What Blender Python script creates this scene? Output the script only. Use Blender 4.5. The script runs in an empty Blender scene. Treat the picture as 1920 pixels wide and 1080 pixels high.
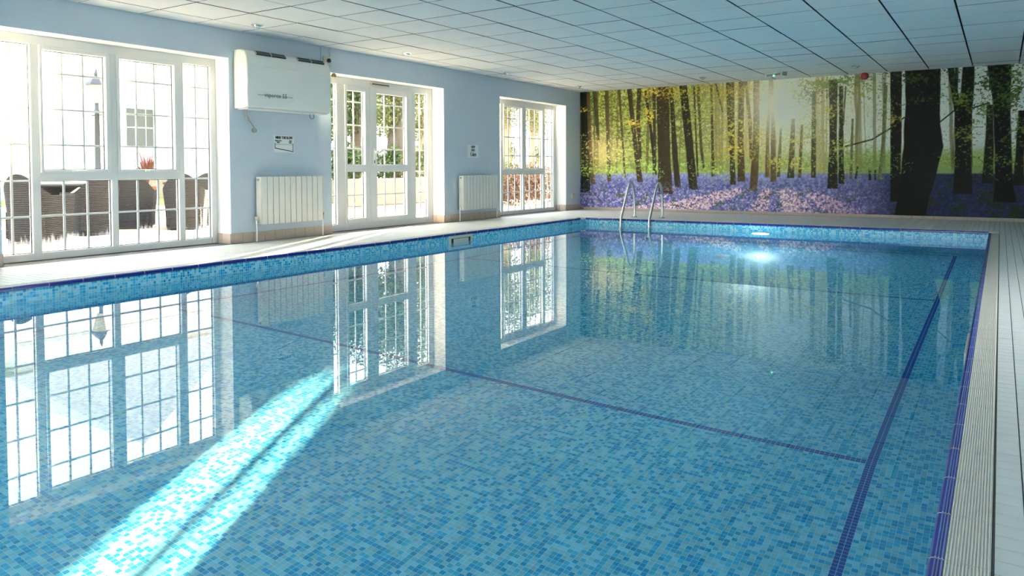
import bpy, bmesh, math, random
import numpy as np
from mathutils import Matrix, Vector

random.seed(7)
rng = np.random.default_rng(11)
scene = bpy.context.scene
COL = scene.collection

# ---------------------------------------------------------------- camera
F_PX, CX, CY = 1409.5, 971.1, 361.5
YAW, PITCH, ROLL = -0.570784, -0.0316908, -0.0038028
CAM = np.array([0.0, 0.0, 0.85])


def cam_axes():
    cy, sy, cp, sp = math.cos(YAW), math.sin(YAW), math.cos(PITCH), math.sin(PITCH)
    f = np.array([sy * cp, cy * cp, sp]); r = np.array([cy, -sy, 0.0]); u = np.cross(r, f)
    c, s = math.cos(ROLL), math.sin(ROLL)
    return c * r + s * u, -s * r + c * u, f


AR, AU, AF = cam_axes()
cam_data = bpy.data.cameras.new('camera')
cam = bpy.data.objects.new('camera', cam_data)
COL.objects.link(cam)
cam_data.sensor_fit = 'HORIZONTAL'
cam_data.sensor_width = 36.0
cam_data.lens = F_PX * 36.0 / 1920.0
cam_data.shift_x = (960 - CX) / 1920.0
cam_data.shift_y = (CY - 540) / 1920.0
cam_data.clip_start = 0.05
cam_data.clip_end = 400
M = Matrix.Identity(4)
for i in range(3):
    M[i][0], M[i][1], M[i][2], M[i][3] = AR[i], AU[i], -AF[i], CAM[i]
cam.matrix_world = M
scene.camera = cam


def ray(x, y):
    return AF + AR * (x - CX) / F_PX - AU * (y - CY) / F_PX


def on_ground(x, y, z=0.0):
    d = ray(x, y); return CAM + d * (z - CAM[2]) / d[2]


def on_x(x, y, X):
    d = ray(x, y); return CAM + d * (X / d[0])


def on_y(x, y, Y):
    d = ray(x, y); return CAM + d * (Y / d[1])


def project(P):
    d = np.asarray(P, float) - CAM
    z = d @ AF
    return CX + F_PX * (d @ AR) / z, CY - F_PX * (d @ AU) / z, z


# ---------------------------------------------------------------- world, sun, exposure
world = bpy.data.worlds.new('hazy_sky')
scene.world = world
world.use_nodes = True
wn = world.node_tree.nodes; wl = world.node_tree.links
wn.clear()
wo = wn.new('ShaderNodeOutputWorld'); wb = wn.new('ShaderNodeBackground')
wb.inputs['Color'].default_value = (0.88, 0.95, 1.0, 1)
wb.inputs['Strength'].default_value = 3.2
wl.new(wb.outputs[0], wo.inputs[0])

SUN_AZ = (-0.4104, 0.9119)
SUN_EL = math.radians(10.0)
sd = bpy.data.lights.new('sun', 'SUN')
sd.energy = 135.0
sd.angle = math.radians(0.5)
sd.color = (1.0, 0.77, 0.48)
sun = bpy.data.objects.new('sun', sd)
COL.objects.link(sun)
sdir = Vector((SUN_AZ[0] * math.cos(SUN_EL), SUN_AZ[1] * math.cos(SUN_EL), math.sin(SUN_EL))).normalized()
sun.rotation_euler = sdir.to_track_quat('Z', 'Y').to_euler()
sun.location = (-12, 24, 6)
sd.cycles.is_caustics_light = True

vs = scene.view_settings
vs.view_transform = 'Standard'
vs.look = 'None'
vs.gamma = 1.0
vs.use_curve_mapping = False
vs.exposure = 1.36
cy = scene.cycles
cy.use_denoising = True
cy.max_bounces = 10
cy.diffuse_bounces = 5
cy.glossy_bounces = 4
cy.transmission_bounces = 8
cy.caustics_reflective = False
cy.use_adaptive_sampling = True
cy.adaptive_threshold = .03
cy.transparent_max_bounces = 24
cy.sample_clamp_indirect = 12.0
cy.blur_glossy = 0.5

# ---------------------------------------------------------------- dimensions (metres)
WX = -7.4375           # inner face of the left wall
WOUT = -7.80           # outer face
FX = -7.68             # room face of the window frames
YF = 14.0              # far wall
CZ = 2.452             # ceiling
RX = 1.55              # right wall
YB = -3.0              # back wall
PX0, PX1, PY0, PY1 = -6.04, -0.121, -1.5, 11.57   # pool
WZ = -0.115            # water level
P = 0.0225             # mosaic pitch
GX, GY = -0.5025, 3.72  # mosaic grid origin
COPE = 0.117


def fz(y):
    return np.interp(y, [3.72, 7.9725], [-1.2, -1.75])


# ---------------------------------------------------------------- helpers
def link(o, parent=None):
    COL.objects.link(o)
    if parent is not None:
        o.parent = parent
    return o


def tag(o, label=None, cat=None, group=None, kind=None):
    if label: o['label'] = label
    if cat: o['category'] = cat
    if group: o['group'] = group
    if kind: o['kind'] = kind
    return o


def empty(name, loc=(0, 0, 0), rz=0.0, label=None, cat=None, group=None, kind=None):
    o = bpy.data.objects.new(name, None)
    o.location = loc
    o.rotation_euler = (0, 0, rz)
    o.empty_display_size = 0.1
    link(o)
    return tag(o, label, cat, group, kind)


class MB:
    """collects simple shapes into one mesh"""

    def __init__(self):
        self.v, self.f, self.m = [], [], []

    def add(self, vs_, fs_, mi=0):
        b = len(self.v)
        self.v += [tuple(map(float, p)) for p in vs_]
        self.f += [tuple(b + i for i in f) for f in fs_]
        self.m += [mi] * len(fs_)
        return self

    def box(self, x0, x1, y0, y1, z0, z1, mi=0, c=0.0):
        if c <= 0:
            vs_ = [(x, y, z) for z in (z0, z1) for y in (y0, y1) for x in (x0, x1)]
            fs_ = [(0, 2, 3, 1), (4, 5, 7, 6), (0, 1, 5, 4), (2, 6, 7, 3), (0, 4, 6, 2), (1, 3, 7, 5)]
            return self.add(vs_, fs_, mi)
        c = min(c, abs(x1 - x0) * .45, abs(y1 - y0) * .45, abs(z1 - z0) * .45)
        bm = bmesh.new()
        bmesh.ops.create_cube(bm, size=1)
        for v in bm.verts:
            v.co = Vector(((x0 + x1) / 2 + v.co.x * (x1 - x0), (y0 + y1) / 2 + v.co.y * (y1 - y0), (z0 + z1) / 2 + v.co.z * (z1 - z0)))
        bmesh.ops.bevel(bm, geom=bm.edges[:], offset=c, segments=2, profile=.6, affect='EDGES')
        self.add([v.co[:] for v in bm.verts], [[v.index for v in f.verts] for f in bm.faces], mi)
        bm.free()
        return self

    def tube(self, pts, r, n=10, mi=0, cap=True):
        pts = [Vector(p) for p in pts]
        rs = r if isinstance(r, (list, tuple)) else [r] * len(pts)
        rings = []
        prev = None
        for i, p in enumerate(pts):
            t = (pts[min(i + 1, len(pts) - 1)] - pts[max(i - 1, 0)]).normalized()
            if prev is None:
                a = Vector((0, 0, 1)) if abs(t.z) < .9 else Vector((1, 0, 0))
                n1 = t.cross(a).normalized()
            else:
                n1 = (prev - t * prev.dot(t)).normalized()
            prev = n1
            n2 = t.cross(n1)
            rings.append([p + (n1 * math.cos(2 * math.pi * k / n) + n2 * math.sin(2 * math.pi * k / n)) * rs[i] for k in range(n)])
        vs_ = [q for ring in rings for q in ring]
        fs_ = []
        for i in range(len(pts) - 1):
            for k in range(n):
                a, b = i * n + k, i * n + (k + 1) % n
                fs_.append((a, b, b + n, a + n))
        if cap:
            fs_.append(tuple(range(n))[::-1])
            fs_.append(tuple((len(pts) - 1) * n + k for k in range(n)))
        return self.add(vs_, fs_, mi)

    def lathe(self, prof, n=24, c=(0, 0, 0), axis='z', mi=0):
        vs_, fs_ = [], []
        for r, h in prof:
            for k in range(n):
                a = 2 * math.pi * k / n
                x, y = r * math.cos(a), r * math.sin(a)
                p = {'z': (x, y, h), 'x': (h, x, y), 'y': (x, h, y)}[axis]
                vs_.append((p[0] + c[0], p[1] + c[1], p[2] + c[2]))
        for i in range(len(prof) - 1):
            for k in range(n):
                a, b = i * n + k, i * n + (k + 1) % n
                fs_.append((a, b, b + n, a + n))
        fs_.append(tuple(range(n))[::-1])
        fs_.append(tuple((len(prof) - 1) * n + k for k in range(n)))
        return self.add(vs_, fs_, mi)

    def prism(self, outline, h0, h1, axis='x', mi=0):
        n = len(outline)
        def mk(a, b, h):
            return {'x': (h, a, b), 'y': (a, h, b), 'z': (a, b, h)}[axis]
        vs_ = [mk(a, b, h0) for a, b in outline] + [mk(a, b, h1) for a, b in outline]
        fs_ = [tuple(range(n))[::-1], tuple(range(n, 2 * n))]
        fs_ += [(k, (k + 1) % n, n + (k + 1) % n, n + k) for k in range(n)]
        return self.add(vs_, fs_, mi)

    def mesh(self, name, mats, smooth=False, fix=True):
        me = bpy.data.meshes.new(name)
        me.from_pydata(self.v, [], self.f)
        for m in (mats if isinstance(mats, (list, tuple)) else [mats]):
            me.materials.append(m)
        me.polygons.foreach_set('material_index', self.m)
        if fix:
            bm = bmesh.new(); bm.from_mesh(me)
            bmesh.ops.recalc_face_normals(bm, faces=bm.faces[:])
            bm.to_mesh(me); bm.free()
        if smooth:
            me.polygons.foreach_set('use_smooth', [True] * len(me.polygons))
            me.set_sharp_from_angle(angle=math.radians(40))
        me.update()
        return me

    def build(self, name, mats, parent=None, smooth=False, fix=True):
        return link(bpy.data.objects.new(name, self.mesh(name, mats, smooth, fix)), parent)


def fast_mesh(name, verts, quads, mat):
    me = bpy.data.meshes.new(name)
    me.vertices.add(len(verts)); me.vertices.foreach_set('co', np.ascontiguousarray(verts, dtype=np.float32).ravel())
    n = len(quads)
    me.loops.add(n * 4); me.polygons.add(n)
    me.loops.foreach_set('vertex_index', np.ascontiguousarray(quads, dtype=np.int32).ravel())
    me.polygons.foreach_set('loop_start', np.arange(0, n * 4, 4, dtype=np.int32))
    if mat: me.materials.append(mat)
    me.update(calc_edges=True)
    me.validate()
    me.shade_flat()
    return me


def place(name, me, loc, parent=None, rz=0.0, rot=None):
    o = bpy.data.objects.new(name, me)
    o.location = loc
    o.rotation_euler = rot if rot else (0, 0, rz)
    return link(o, parent)


def text_mesh(name, body, size, mat, parent=None, loc=(0, 0, 0), rot=(0, 0, 0), align='CENTER', depth=.0008, bold=0.0, xs=1.0):
    cu = bpy.data.curves.new(name, 'FONT')
    cu.body = body; cu.size = size; cu.align_x = align; cu.align_y = 'CENTER'
    cu.extrude = depth; cu.offset = bold; cu.resolution_u = 3
    tmp = bpy.data.objects.new(name, cu)
    COL.objects.link(tmp)
    bpy.context.view_layer.update()
    me = bpy.data.meshes.new_from_object(tmp)
    COL.objects.unlink(tmp); bpy.data.objects.remove(tmp)
    me.materials.clear(); me.materials.append(mat)
    o = place(name, me, loc, parent, rot=rot)
    o.scale = (xs, 1, 1)
    return o


# ---------------------------------------------------------------- materials
def new_mat(name):
    m = bpy.data.materials.new(name)
    m.use_nodes = True
    nt = m.node_tree
    b = nt.nodes.get('Principled BSDF')
    return m, nt, b


def N(nt, typ, **kw):
    n = nt.nodes.new(typ)
    for k, v in kw.items():
        setattr(n, k, v)
    return n


def lin(c):
    return tuple((x / 12.92 if x <= .04045 else ((x + .055) / 1.055) ** 2.4) for x in c)


def rgb(r, g, b):
    return lin((r / 255, g / 255, b / 255)) + (1,)


def simple(name, col, rough=.5, metal=0.0, var=0.06, scale=8.0, bump=0.0, bscale=60.0, spec=.5, coat=0.0):
    m, nt, b = new_mat(name)
    b.inputs['Roughness'].default_value = rough
    b.inputs['Metallic'].default_value = metal
    b.inputs['Specular IOR Level'].default_value = spec
    b.inputs['Coat Weight'].default_value = coat
    tc = N(nt, 'ShaderNodeNewGeometry')
    if var > 0:
        no = N(nt, 'ShaderNodeTexNoise'); no.inputs['Scale'].default_value = scale; no.inputs['Detail'].default_value = 4
        nt.links.new(tc.outputs['Position'], no.inputs['Vector'])
        mx = N(nt, 'ShaderNodeMix', data_type='RGBA')
        mx.inputs[6].default_value = tuple(max(0, c * (1 - var)) for c in col[:3]) + (1,)
        mx.inputs[7].default_value = tuple(min(1, c * (1 + var)) for c in col[:3]) + (1,)
        nt.links.new(no.outputs[0], mx.inputs[0])
        nt.links.new(mx.outputs[2], b.inputs['Base Color'])
    else:
        b.inputs['Base Color'].default_value = col
    if bump > 0:
        n2 = N(nt, 'ShaderNodeTexNoise'); n2.inputs['Scale'].default_value = bscale; n2.inputs['Detail'].default_value = 3
        nt.links.new(tc.outputs['Position'], n2.inputs['Vector'])
        bp = N(nt, 'ShaderNodeBump'); bp.inputs['Strength'].default_value = bump; bp.inputs['Distance'].default_value = .004
        nt.links.new(n2.outputs[0], bp.inputs['Height'])
        nt.links.new(bp.outputs[0], b.inputs['Normal'])
    return m


def math_node(nt, op, a, b=None, c=None):
    n = N(nt, 'ShaderNodeMath', operation=op)
    for i, v in enumerate((a, b, c)):
        if v is None: continue
        if isinstance(v, (int, float)): n.inputs[i].default_value = v
        else: nt.links.new(v, n.inputs[i])
    return n.outputs[0]


def mosaic(name, axes, lanes=False, grout=True):
    """small square mosaic: one random blue per cell, pale grout between; axes picks the plane"""
    m, nt, b = new_mat(name)
    g = N(nt, 'ShaderNodeNewGeometry')
    sp = N(nt, 'ShaderNodeSeparateXYZ'); nt.links.new(g.outputs['Position'], sp.inputs[0])
    org = {'X': GX, 'Y': GY, 'Z': 0.0}
    uv = [math_node(nt, 'DIVIDE', math_node(nt, 'SUBTRACT', sp.outputs[a], org[a]), P) for a in axes]
    fl = [math_node(nt, 'FLOOR', u) for u in uv]
    cb = N(nt, 'ShaderNodeCombineXYZ')
    nt.links.new(fl[0], cb.inputs[0]); nt.links.new(fl[1], cb.inputs[1])
    wnz = N(nt, 'ShaderNodeTexWhiteNoise', noise_dimensions='3D')
    nt.links.new(cb.outputs[0], wnz.inputs['Vector'])
    cr = N(nt, 'ShaderNodeValToRGB'); cr.color_ramp.interpolation = 'CONSTANT'
    e = cr.color_ramp.elements
    e[0].position = 0; e[0].color = TILE_LIGHT
    e[1].position = .5; e[1].color = TILE_MID
    q = e.new(.78); q.color = TILE_DARK
    nt.links.new(wnz.outputs['Value'], cr.inputs[0])
    # small brightness variation per tile
    hv = N(nt, 'ShaderNodeHueSaturation')
    sc = N(nt, 'ShaderNodeSeparateColor'); nt.links.new(wnz.outputs['Color'], sc.inputs[0])
    nt.links.new(math_node(nt, 'MULTIPLY_ADD', sc.outputs[1], .28, .86), hv.inputs['Value'])
    nt.links.new(cr.outputs[0], hv.inputs['Color'])
    col = hv.outputs[0]
    if lanes:
        u, v = fl
        def band(s, a, bb):
            return math_node(nt, 'MULTIPLY', math_node(nt, 'GREATER_THAN', s, a - .5), math_node(nt, 'LESS_THAN', s, bb - .5))
        vend = 333
        l1 = math_node(nt, 'MULTIPLY', band(u, 0, 2), math_node(nt, 'LESS_THAN', v, vend + 1.5))
        ul = round((-5.96 - GX) / P)
        l2 = math_node(nt, 'MULTIPLY', band(u, ul, ul + 2), math_node(nt, 'LESS_THAN', v, vend + 1.5))
        span = math_node(nt, 'MULTIPLY', math_node(nt, 'LESS_THAN', u, 1.5), math_node(nt, 'GREATER_THAN', u, ul - .5))
        cr1 = math_node(nt, 'MAXIMUM', band(v, 0, 2), math_node(nt, 'MAXIMUM', band(v, 189, 191), band(v, vend, vend + 2)))
        lane = math_node(nt, 'MAXIMUM', math_node(nt, 'MAXIMUM', l1, l2), math_node(nt, 'MULTIPLY', cr1, span))
        mx = N(nt, 'ShaderNodeMix', data_type='RGBA')
        nt.links.new(lane, mx.inputs[0]); nt.links.new(col, mx.inputs[6]); mx.inputs[7].default_value = TILE_LANE
        col = mx.outputs[2]
    if grout:
        fr = [math_node(nt, 'FRACT', u) for u in uv]
        ed = [math_node(nt, 'ABSOLUTE', math_node(nt, 'SUBTRACT', f_, .5)) for f_ in fr]
        gm = math_node(nt, 'GREATER_THAN', math_node(nt, 'MAXIMUM', ed[0], ed[1]), .462)
        mx = N(nt, 'ShaderNodeMix', data_type='RGBA')
        nt.links.new(gm, mx.inputs[0]); nt.links.new(col, mx.inputs[6]); mx.inputs[7].default_value = GROUT
        col = mx.outputs[2]
    nt.links.new(col, b.inputs['Base Color'])
    b.inputs['Roughness'].default_value = .25
    return m


TILE_LIGHT = (.30, .64, .76, 1)
TILE_MID = (.05, .47, .72, 1)
TILE_DARK = (.002, .33, .64, 1)
TILE_LANE = (.004, .05, .36, 1)
GROUT = (.60, .84, .87, 1)

MAT = {}
MAT['wall'] = simple('painted_wall_blue', (.52, .62, .72, 1), .75, var=.03, scale=3, bump=.15, bscale=180)
MAT['white'] = simple('white_paint', (.84, .84, .84, 1), .6, var=.02)
MAT['upvc'] = simple('white_upvc', (.72, .74, .74, 1), .3, var=.015)


def bar_mat():
    m = simple('glazing_bar_white', (.66, .68, .68, 1), .35, var=.01)
    nt = m.node_tree
    b_ = nt.nodes['Principled BSDF']; out = nt.nodes['Material Output']
    tl = N(nt, 'ShaderNodeBsdfTranslucent'); tl.inputs[0].default_value = (.8, .8, .8, 1)
    mx = N(nt, 'ShaderNodeMixShader'); mx.inputs[0].default_value = .06
    nt.links.new(b_.outputs[0], mx.inputs[1]); nt.links.new(tl.outputs[0], mx.inputs[2]); nt.links.new(mx.outputs[0], out.inputs['Surface'])
    return m


MAT['bar'] = bar_mat()
MAT['gasket'] = simple('dark_gasket', (.05, .045, .045, 1), .6, var=0)
MAT['ceil'] = simple('ceiling_fibre_panel', (.82, .84, .85, 1), .9, var=.05, scale=5, bump=.5, bscale=120)
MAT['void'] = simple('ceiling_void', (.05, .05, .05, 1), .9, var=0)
MAT['deck'] = simple('deck_tile', (.72, .72, .69, 1), .45, var=.10, scale=9, bump=.12, bscale=250)
MAT['deckgrout'] = simple('deck_grout', (.13, .13, .125, 1), .9, var=.1)
MAT['skirt'] = simple('skirting_tile', (.50, .41, .34, 1), .4, var=.12, scale=12)
MAT['skirtgrout'] = simple('skirting_grout', (.25, .21, .17, 1), .9, var=.1)
MAT['cope_white'] = simple('coping_ribbed_stoneware', (.82, .78, .71, 1), .5, var=.08, scale=20)
MAT['cope_blue'] = simple('coping_blue_glaze', (.012, .02, .26, 1), .15, var=.1, scale=30, coat=.1)
MAT['cope_line'] = simple('coping_worn_ridge', (.16, .20, .52, 1), .25, var=.1, scale=40)  # paler blue on the three lip ridges
MAT['poolgrout'] = simple('pool_grout', GROUT, .8, var=.05)
MAT['rad'] = simple('radiator_enamel', (.74, .75, .72, 1), .35, var=.03)
MAT['heater'] = simple('heater_plastic', (.76, .80, .78, 1), .42, var=.03, scale=4)
MAT['steel'] = simple('brushed_steel', (.62, .62, .60, 1), .22, 1.0, var=.05, scale=30)
MAT['chrome'] = simple('chrome', (.8, .8, .82, 1), .1, 1.0, var=0)
MAT['black'] = simple('black_plastic', (.02, .02, .022, 1), .5, var=0)
MAT['grey'] = simple('grey_plastic', (.30, .31, .31, 1), .5, var=.05)
MAT['brass'] = simple('brass', (.62, .45, .22, 1), .3, 1.0, var=.05)
MAT['sign'] = simple('sign_white', (.72, .78, .80, 1), .5, var=.02)
MAT['ink'] = simple('sign_black', (.012, .012, .015, 1), .5, var=0)
MAT['greyink'] = simple('heater_lettering', (.16, .18, .20, 1), .5, var=0)
MAT['cream'] = simple('cream_plastic', (.62, .58, .46, 1), .45, var=.05)
MAT['red'] = simple('red_plastic', (.30, .012, .02, 1), .35, var=.05)
MAT['wicker'] = None
MAT['paving'] = simple('pale_paving', (.30, .24, .18, 1), .85, var=.18, scale=2.5, bump=.3)
MAT['lawn'] = simple('grass_lawn', (.12, .17, .03, 1), .9, var=.35, scale=3.0, bump=.5)
MAT['bark'] = simple('bark', (.08, .06, .045, 1), .9, var=.35, scale=14, bump=.8, bscale=30)
MAT['palebark'] = simple('pale_bark', (.22, .17, .12, 1), .9, var=.3, scale=14, bump=.8, bscale=30)
MAT['leaf'] = simple('leaf_green', (.045, .075, .016, 1), .5, var=.45, scale=3)
MAT['leafy'] = simple('leaf_yellow_green', (.11, .125, .03, 1), .5, var=.4, scale=3)
MAT['leafr'] = simple('leaf_russet', (.15, .075, .035, 1), .5, var=.5, scale=4)
MAT['render'] = simple('white_render', (.80, .79, .76, 1), .85, var=.04)
MAT['roof'] = simple('slate_roof', (.55, .53, .52, 1), .8, var=.2, scale=4)
MAT['darkglass'] = simple('dark_window_glass', (.05, .055, .04, 1), .15, var=.2)
MAT['sandwall'] = simple('sandstone_wall', (.27, .22, .165, 1), .9, var=.25, scale=5, bump=.6, bscale=25)
MAT['timber'] = simple('timber_edging', (.22, .13, .07, 1), .8, var=.3, scale=10)
MAT['iron'] = simple('grey_iron', (.05, .05, .06, 1), .5, 0.4, var=.1)
MAT['terracotta'] = simple('terracotta', (.18, .06, .03, 1), .8, var=.1)
MAT['redleaf'] = simple('red_leaf', (.12, .03, .025, 1), .6, var=.3)
MAT['cushion'] = simple('cushion_cloth', (.22, .20, .17, 1), .9, var=.05)
MAT['lampglass'] = simple('lantern_glass', (.30, .27, .24, 1), .3, var=.05)


def emission(name, col, s):
    m, nt, b = new_mat(name)
    b.inputs['Base Color'].default_value = col
    b.inputs['Emission Color'].default_value = col
    b.inputs['Emission Strength'].default_value = s
    return m


MAT['led'] = emission('green_led', (.05, 1.0, .25, 1), 6.0)
MAT['poollamp'] = emission('pool_lamp_lens', (.50, .92, 1.0, 1), 90.0)  # lens glow of the lamps added behind the viewer


def wicker():
    m, nt, b = new_mat('woven_wicker')
    g = N(nt, 'ShaderNodeTexCoord')
    mp = N(nt, 'ShaderNodeMapping'); nt.links.new(g.outputs['Object'], mp.inputs[0])
    w1 = N(nt, 'ShaderNodeTexWave', wave_type='BANDS', bands_direction='Z'); w1.inputs['Scale'].default_value = 14; w1.inputs['Distortion'].default_value = 1.5; w1.inputs['Detail'].default_value = 1
    w2 = N(nt, 'ShaderNodeTexWave', wave_type='BANDS', bands_direction='DIAGONAL'); w2.inputs['Scale'].default_value = 22; w2.inputs['Distortion'].default_value = 1.0
    for w in (w1, w2): nt.links.new(mp.outputs[0], w.inputs[0])
    h = math_node(nt, 'MULTIPLY', w1.outputs['Fac'], math_node(nt, 'MULTIPLY_ADD', w2.outputs['Fac'], .5, .5))
    cr = N(nt, 'ShaderNodeValToRGB')
    cr.color_ramp.elements[0].color = (.010, .010, .010, 1); cr.color_ramp.elements[1].color = (.060, .052, .052, 1)
    nt.links.new(h, cr.inputs[0]); nt.links.new(cr.outputs[0], b.inputs['Base Color'])
    bp = N(nt, 'ShaderNodeBump'); bp.inputs['Strength'].default_value = .6; bp.inputs['Distance'].default_value = .01
    nt.links.new(h, bp.inputs['Height']); nt.links.new(bp.outputs[0], b.inputs['Normal'])
    b.inputs['Roughness'].default_value = .75
    b.inputs['Specular IOR Level'].default_value = .2
    return m


MAT['wicker'] = wicker()


def glass(name, fog=0.0, fog_top=.5):
    """clear glazing; with condensation mist clinging to the foot of the pane when fog > 0"""
    m, nt, b = new_mat(name)
    nt.nodes.remove(b)
    out = nt.nodes['Material Output']
    tr = N(nt, 'ShaderNodeBsdfTransparent'); tr.inputs[0].default_value = (.97, .98, .97, 1)
    gl = N(nt, 'ShaderNodeBsdfGlossy'); gl.inputs['Roughness'].default_value = .02
    fr = N(nt, 'ShaderNodeLayerWeight')
    mx = N(nt, 'ShaderNodeMixShader')
    nt.links.new(math_node(nt, 'MULTIPLY_ADD', math_node(nt, 'POWER', fr.outputs['Facing'], 5.0), .8, .03), mx.inputs[0])
    nt.links.new(tr.outputs[0], mx.inputs[1]); nt.links.new(gl.outputs[0], mx.inputs[2])
    last = mx.outputs[0]
    if fog > 0:
        g = N(nt, 'ShaderNodeNewGeometry')
        sp = N(nt, 'ShaderNodeSeparateXYZ'); nt.links.new(g.outputs['Position'], sp.inputs[0])
        mp = N(nt, 'ShaderNodeMapping'); mp.inputs['Scale'].default_value = (1, 3.2, .6)
        nt.links.new(g.outputs['Position'], mp.inputs[0])
        n1 = N(nt, 'ShaderNodeTexNoise'); n1.inputs['Scale'].default_value = 1.6; n1.inputs['Detail'].default_value = 2
        nt.links.new(mp.outputs[0], n1.inputs['Vector'])
        mp2 = N(nt, 'ShaderNodeMapping'); mp2.inputs['Scale'].default_value = (1, 60, 6)
        nt.links.new(g.outputs['Position'], mp2.inputs[0])
        n2 = N(nt, 'ShaderNodeTexNoise'); n2.inputs['Scale'].default_value = 1.0; n2.inputs['Detail'].default_value = 3
        nt.links.new(mp2.outputs[0], n2.inputs['Vector'])
        top = math_node(nt, 'MULTIPLY_ADD', n1.outputs[0], fog_top * 1.1, fog_top * .2)
        top = math_node(nt, 'MULTIPLY_ADD', n2.outputs[0], .22, math_node(nt, 'SUBTRACT', top, .11))
        d = math_node(nt, 'SUBTRACT', top, sp.outputs[2])
        ff = N(nt, 'ShaderNodeMapRange', interpolation_type='SMOOTHSTEP')
        ff.inputs['From Min'].default_value = -.06; ff.inputs['From Max'].default_value = .2; ff.inputs['To Max'].default_value = fog
        nt.links.new(d, ff.inputs['Value'])
        tl = N(nt, 'ShaderNodeBsdfTranslucent'); tl.inputs[0].default_value = (.8, .8, .82, 1)
        m2 = N(nt, 'ShaderNodeMixShader')
        nt.links.new(ff.outputs[0], m2.inputs[0]); nt.links.new(last, m2.inputs[1]); nt.links.new(tl.outputs[0], m2.inputs[2])
        last = m2.outputs[0]
    nt.links.new(last, out.inputs['Surface'])
    return m


MAT['glass'] = glass('clear_glass')
MAT['fogglass'] = glass('misted_glass', .7, .22)


def water():
    m, nt, b = new_mat('pool_water')
    nt.nodes.remove(b)
    out = nt.nodes['Material Output']
    g = N(nt, 'ShaderNodeNewGeometry')
    n1 = N(nt, 'ShaderNodeTexNoise'); n1.inputs['Scale'].default_value = 5.0; n1.inputs['Detail'].default_value = 2
    nt.links.new(g.outputs['Position'], n1.inputs['Vector'])
    bp = N(nt, 'ShaderNodeBump'); bp.inputs['Strength'].default_value = .005; bp.inputs['Distance'].default_value = .01
    nt.links.new(n1.outputs[0], bp.inputs['Height'])
    mx = N(nt, 'ShaderNodeBsdfPrincipled')
    mx.inputs['Roughness'].default_value = 0
    mx.inputs['IOR'].default_value = 1.333
    mx.inputs['Transmission Weight'].default_value = 1
    mx.inputs['Base Color'].default_value = (.57, .91, 1.0, 1)
    nt.links.new(bp.outputs[0], mx.inputs['Normal'])
    nt.links.new(mx.outputs[0], out.inputs['Surface'])
    return m


MAT['water'] = water()
MAT['mosaic_floor'] = mosaic('mosaic_floor', 'XY', True, True)
MAT['mosaic_tile'] = mosaic('mosaic_single_tiles', 'XY', True, False)
MAT['mosaic_side'] = mosaic('mosaic_side_wall', 'YZ')
MAT['mosaic_end'] = mosaic('mosaic_end_wall', 'XZ')

# ================================================================ SETTING
# ---- left wall with four full-height openings
OPEN = [(-0.83, 1.53), (3.12, 5.475), (7.03, 9.42), (11.0, 13.395)]
OZ = 2.13
mb = MB()
ys = [YB] + [v for o in OPEN for v in o] + [YF + .2]
for i in range(0, len(ys), 2):
    mb.box(WOUT, WX, ys[i], ys[i + 1], -.1, OZ)
mb.box(WOUT, WX, YB, YF + .2, OZ, CZ + .25)
wall = mb.build('wall_left', [MAT['wall'], MAT['white']])
for p in wall.data.polygons:
    n, c = p.normal, p.center
    if abs(n.x) < .5 and YB + .01 < c.y < YF + .1 and c.z < OZ + .01:
        p.material_index = 1
tag(wall, 'pale blue painted wall with tall white window openings', 'wall', kind='structure')
w = MB().box(WOUT, RX + .3, YF, YF + .25, -.1, CZ + .25).build('wall_far', MAT['wall'])
tag(w, 'end wall that carries the woodland mural', 'wall', kind='structure')
RY0, RY1 = 3.9, 6.3
w = MB().box(RX, RX + .3, YB, RY0, -.1, CZ + .25).box(RX, RX + .3, RY1, YF, -.1, CZ + .25).box(RX, RX + .3, RY0, RY1, OZ, CZ + .25).build('wall_right', MAT['wall'])
tag(w, 'pale blue painted wall along the right side of the pool hall', 'wall', kind='structure')
BX0, BX1 = -2.6, .9
w = MB().box(WOUT, BX0, YB - .3, YB, -.1, CZ + .25).box(BX1, RX + .3, YB - .3, YB, -.1, CZ + .25).box(BX0, BX1, YB - .3, YB, OZ, CZ + .25).build('wall_back', MAT['wall'])
tag(w, 'pale blue painted wall behind the viewer', 'wall', kind='structure')

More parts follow.
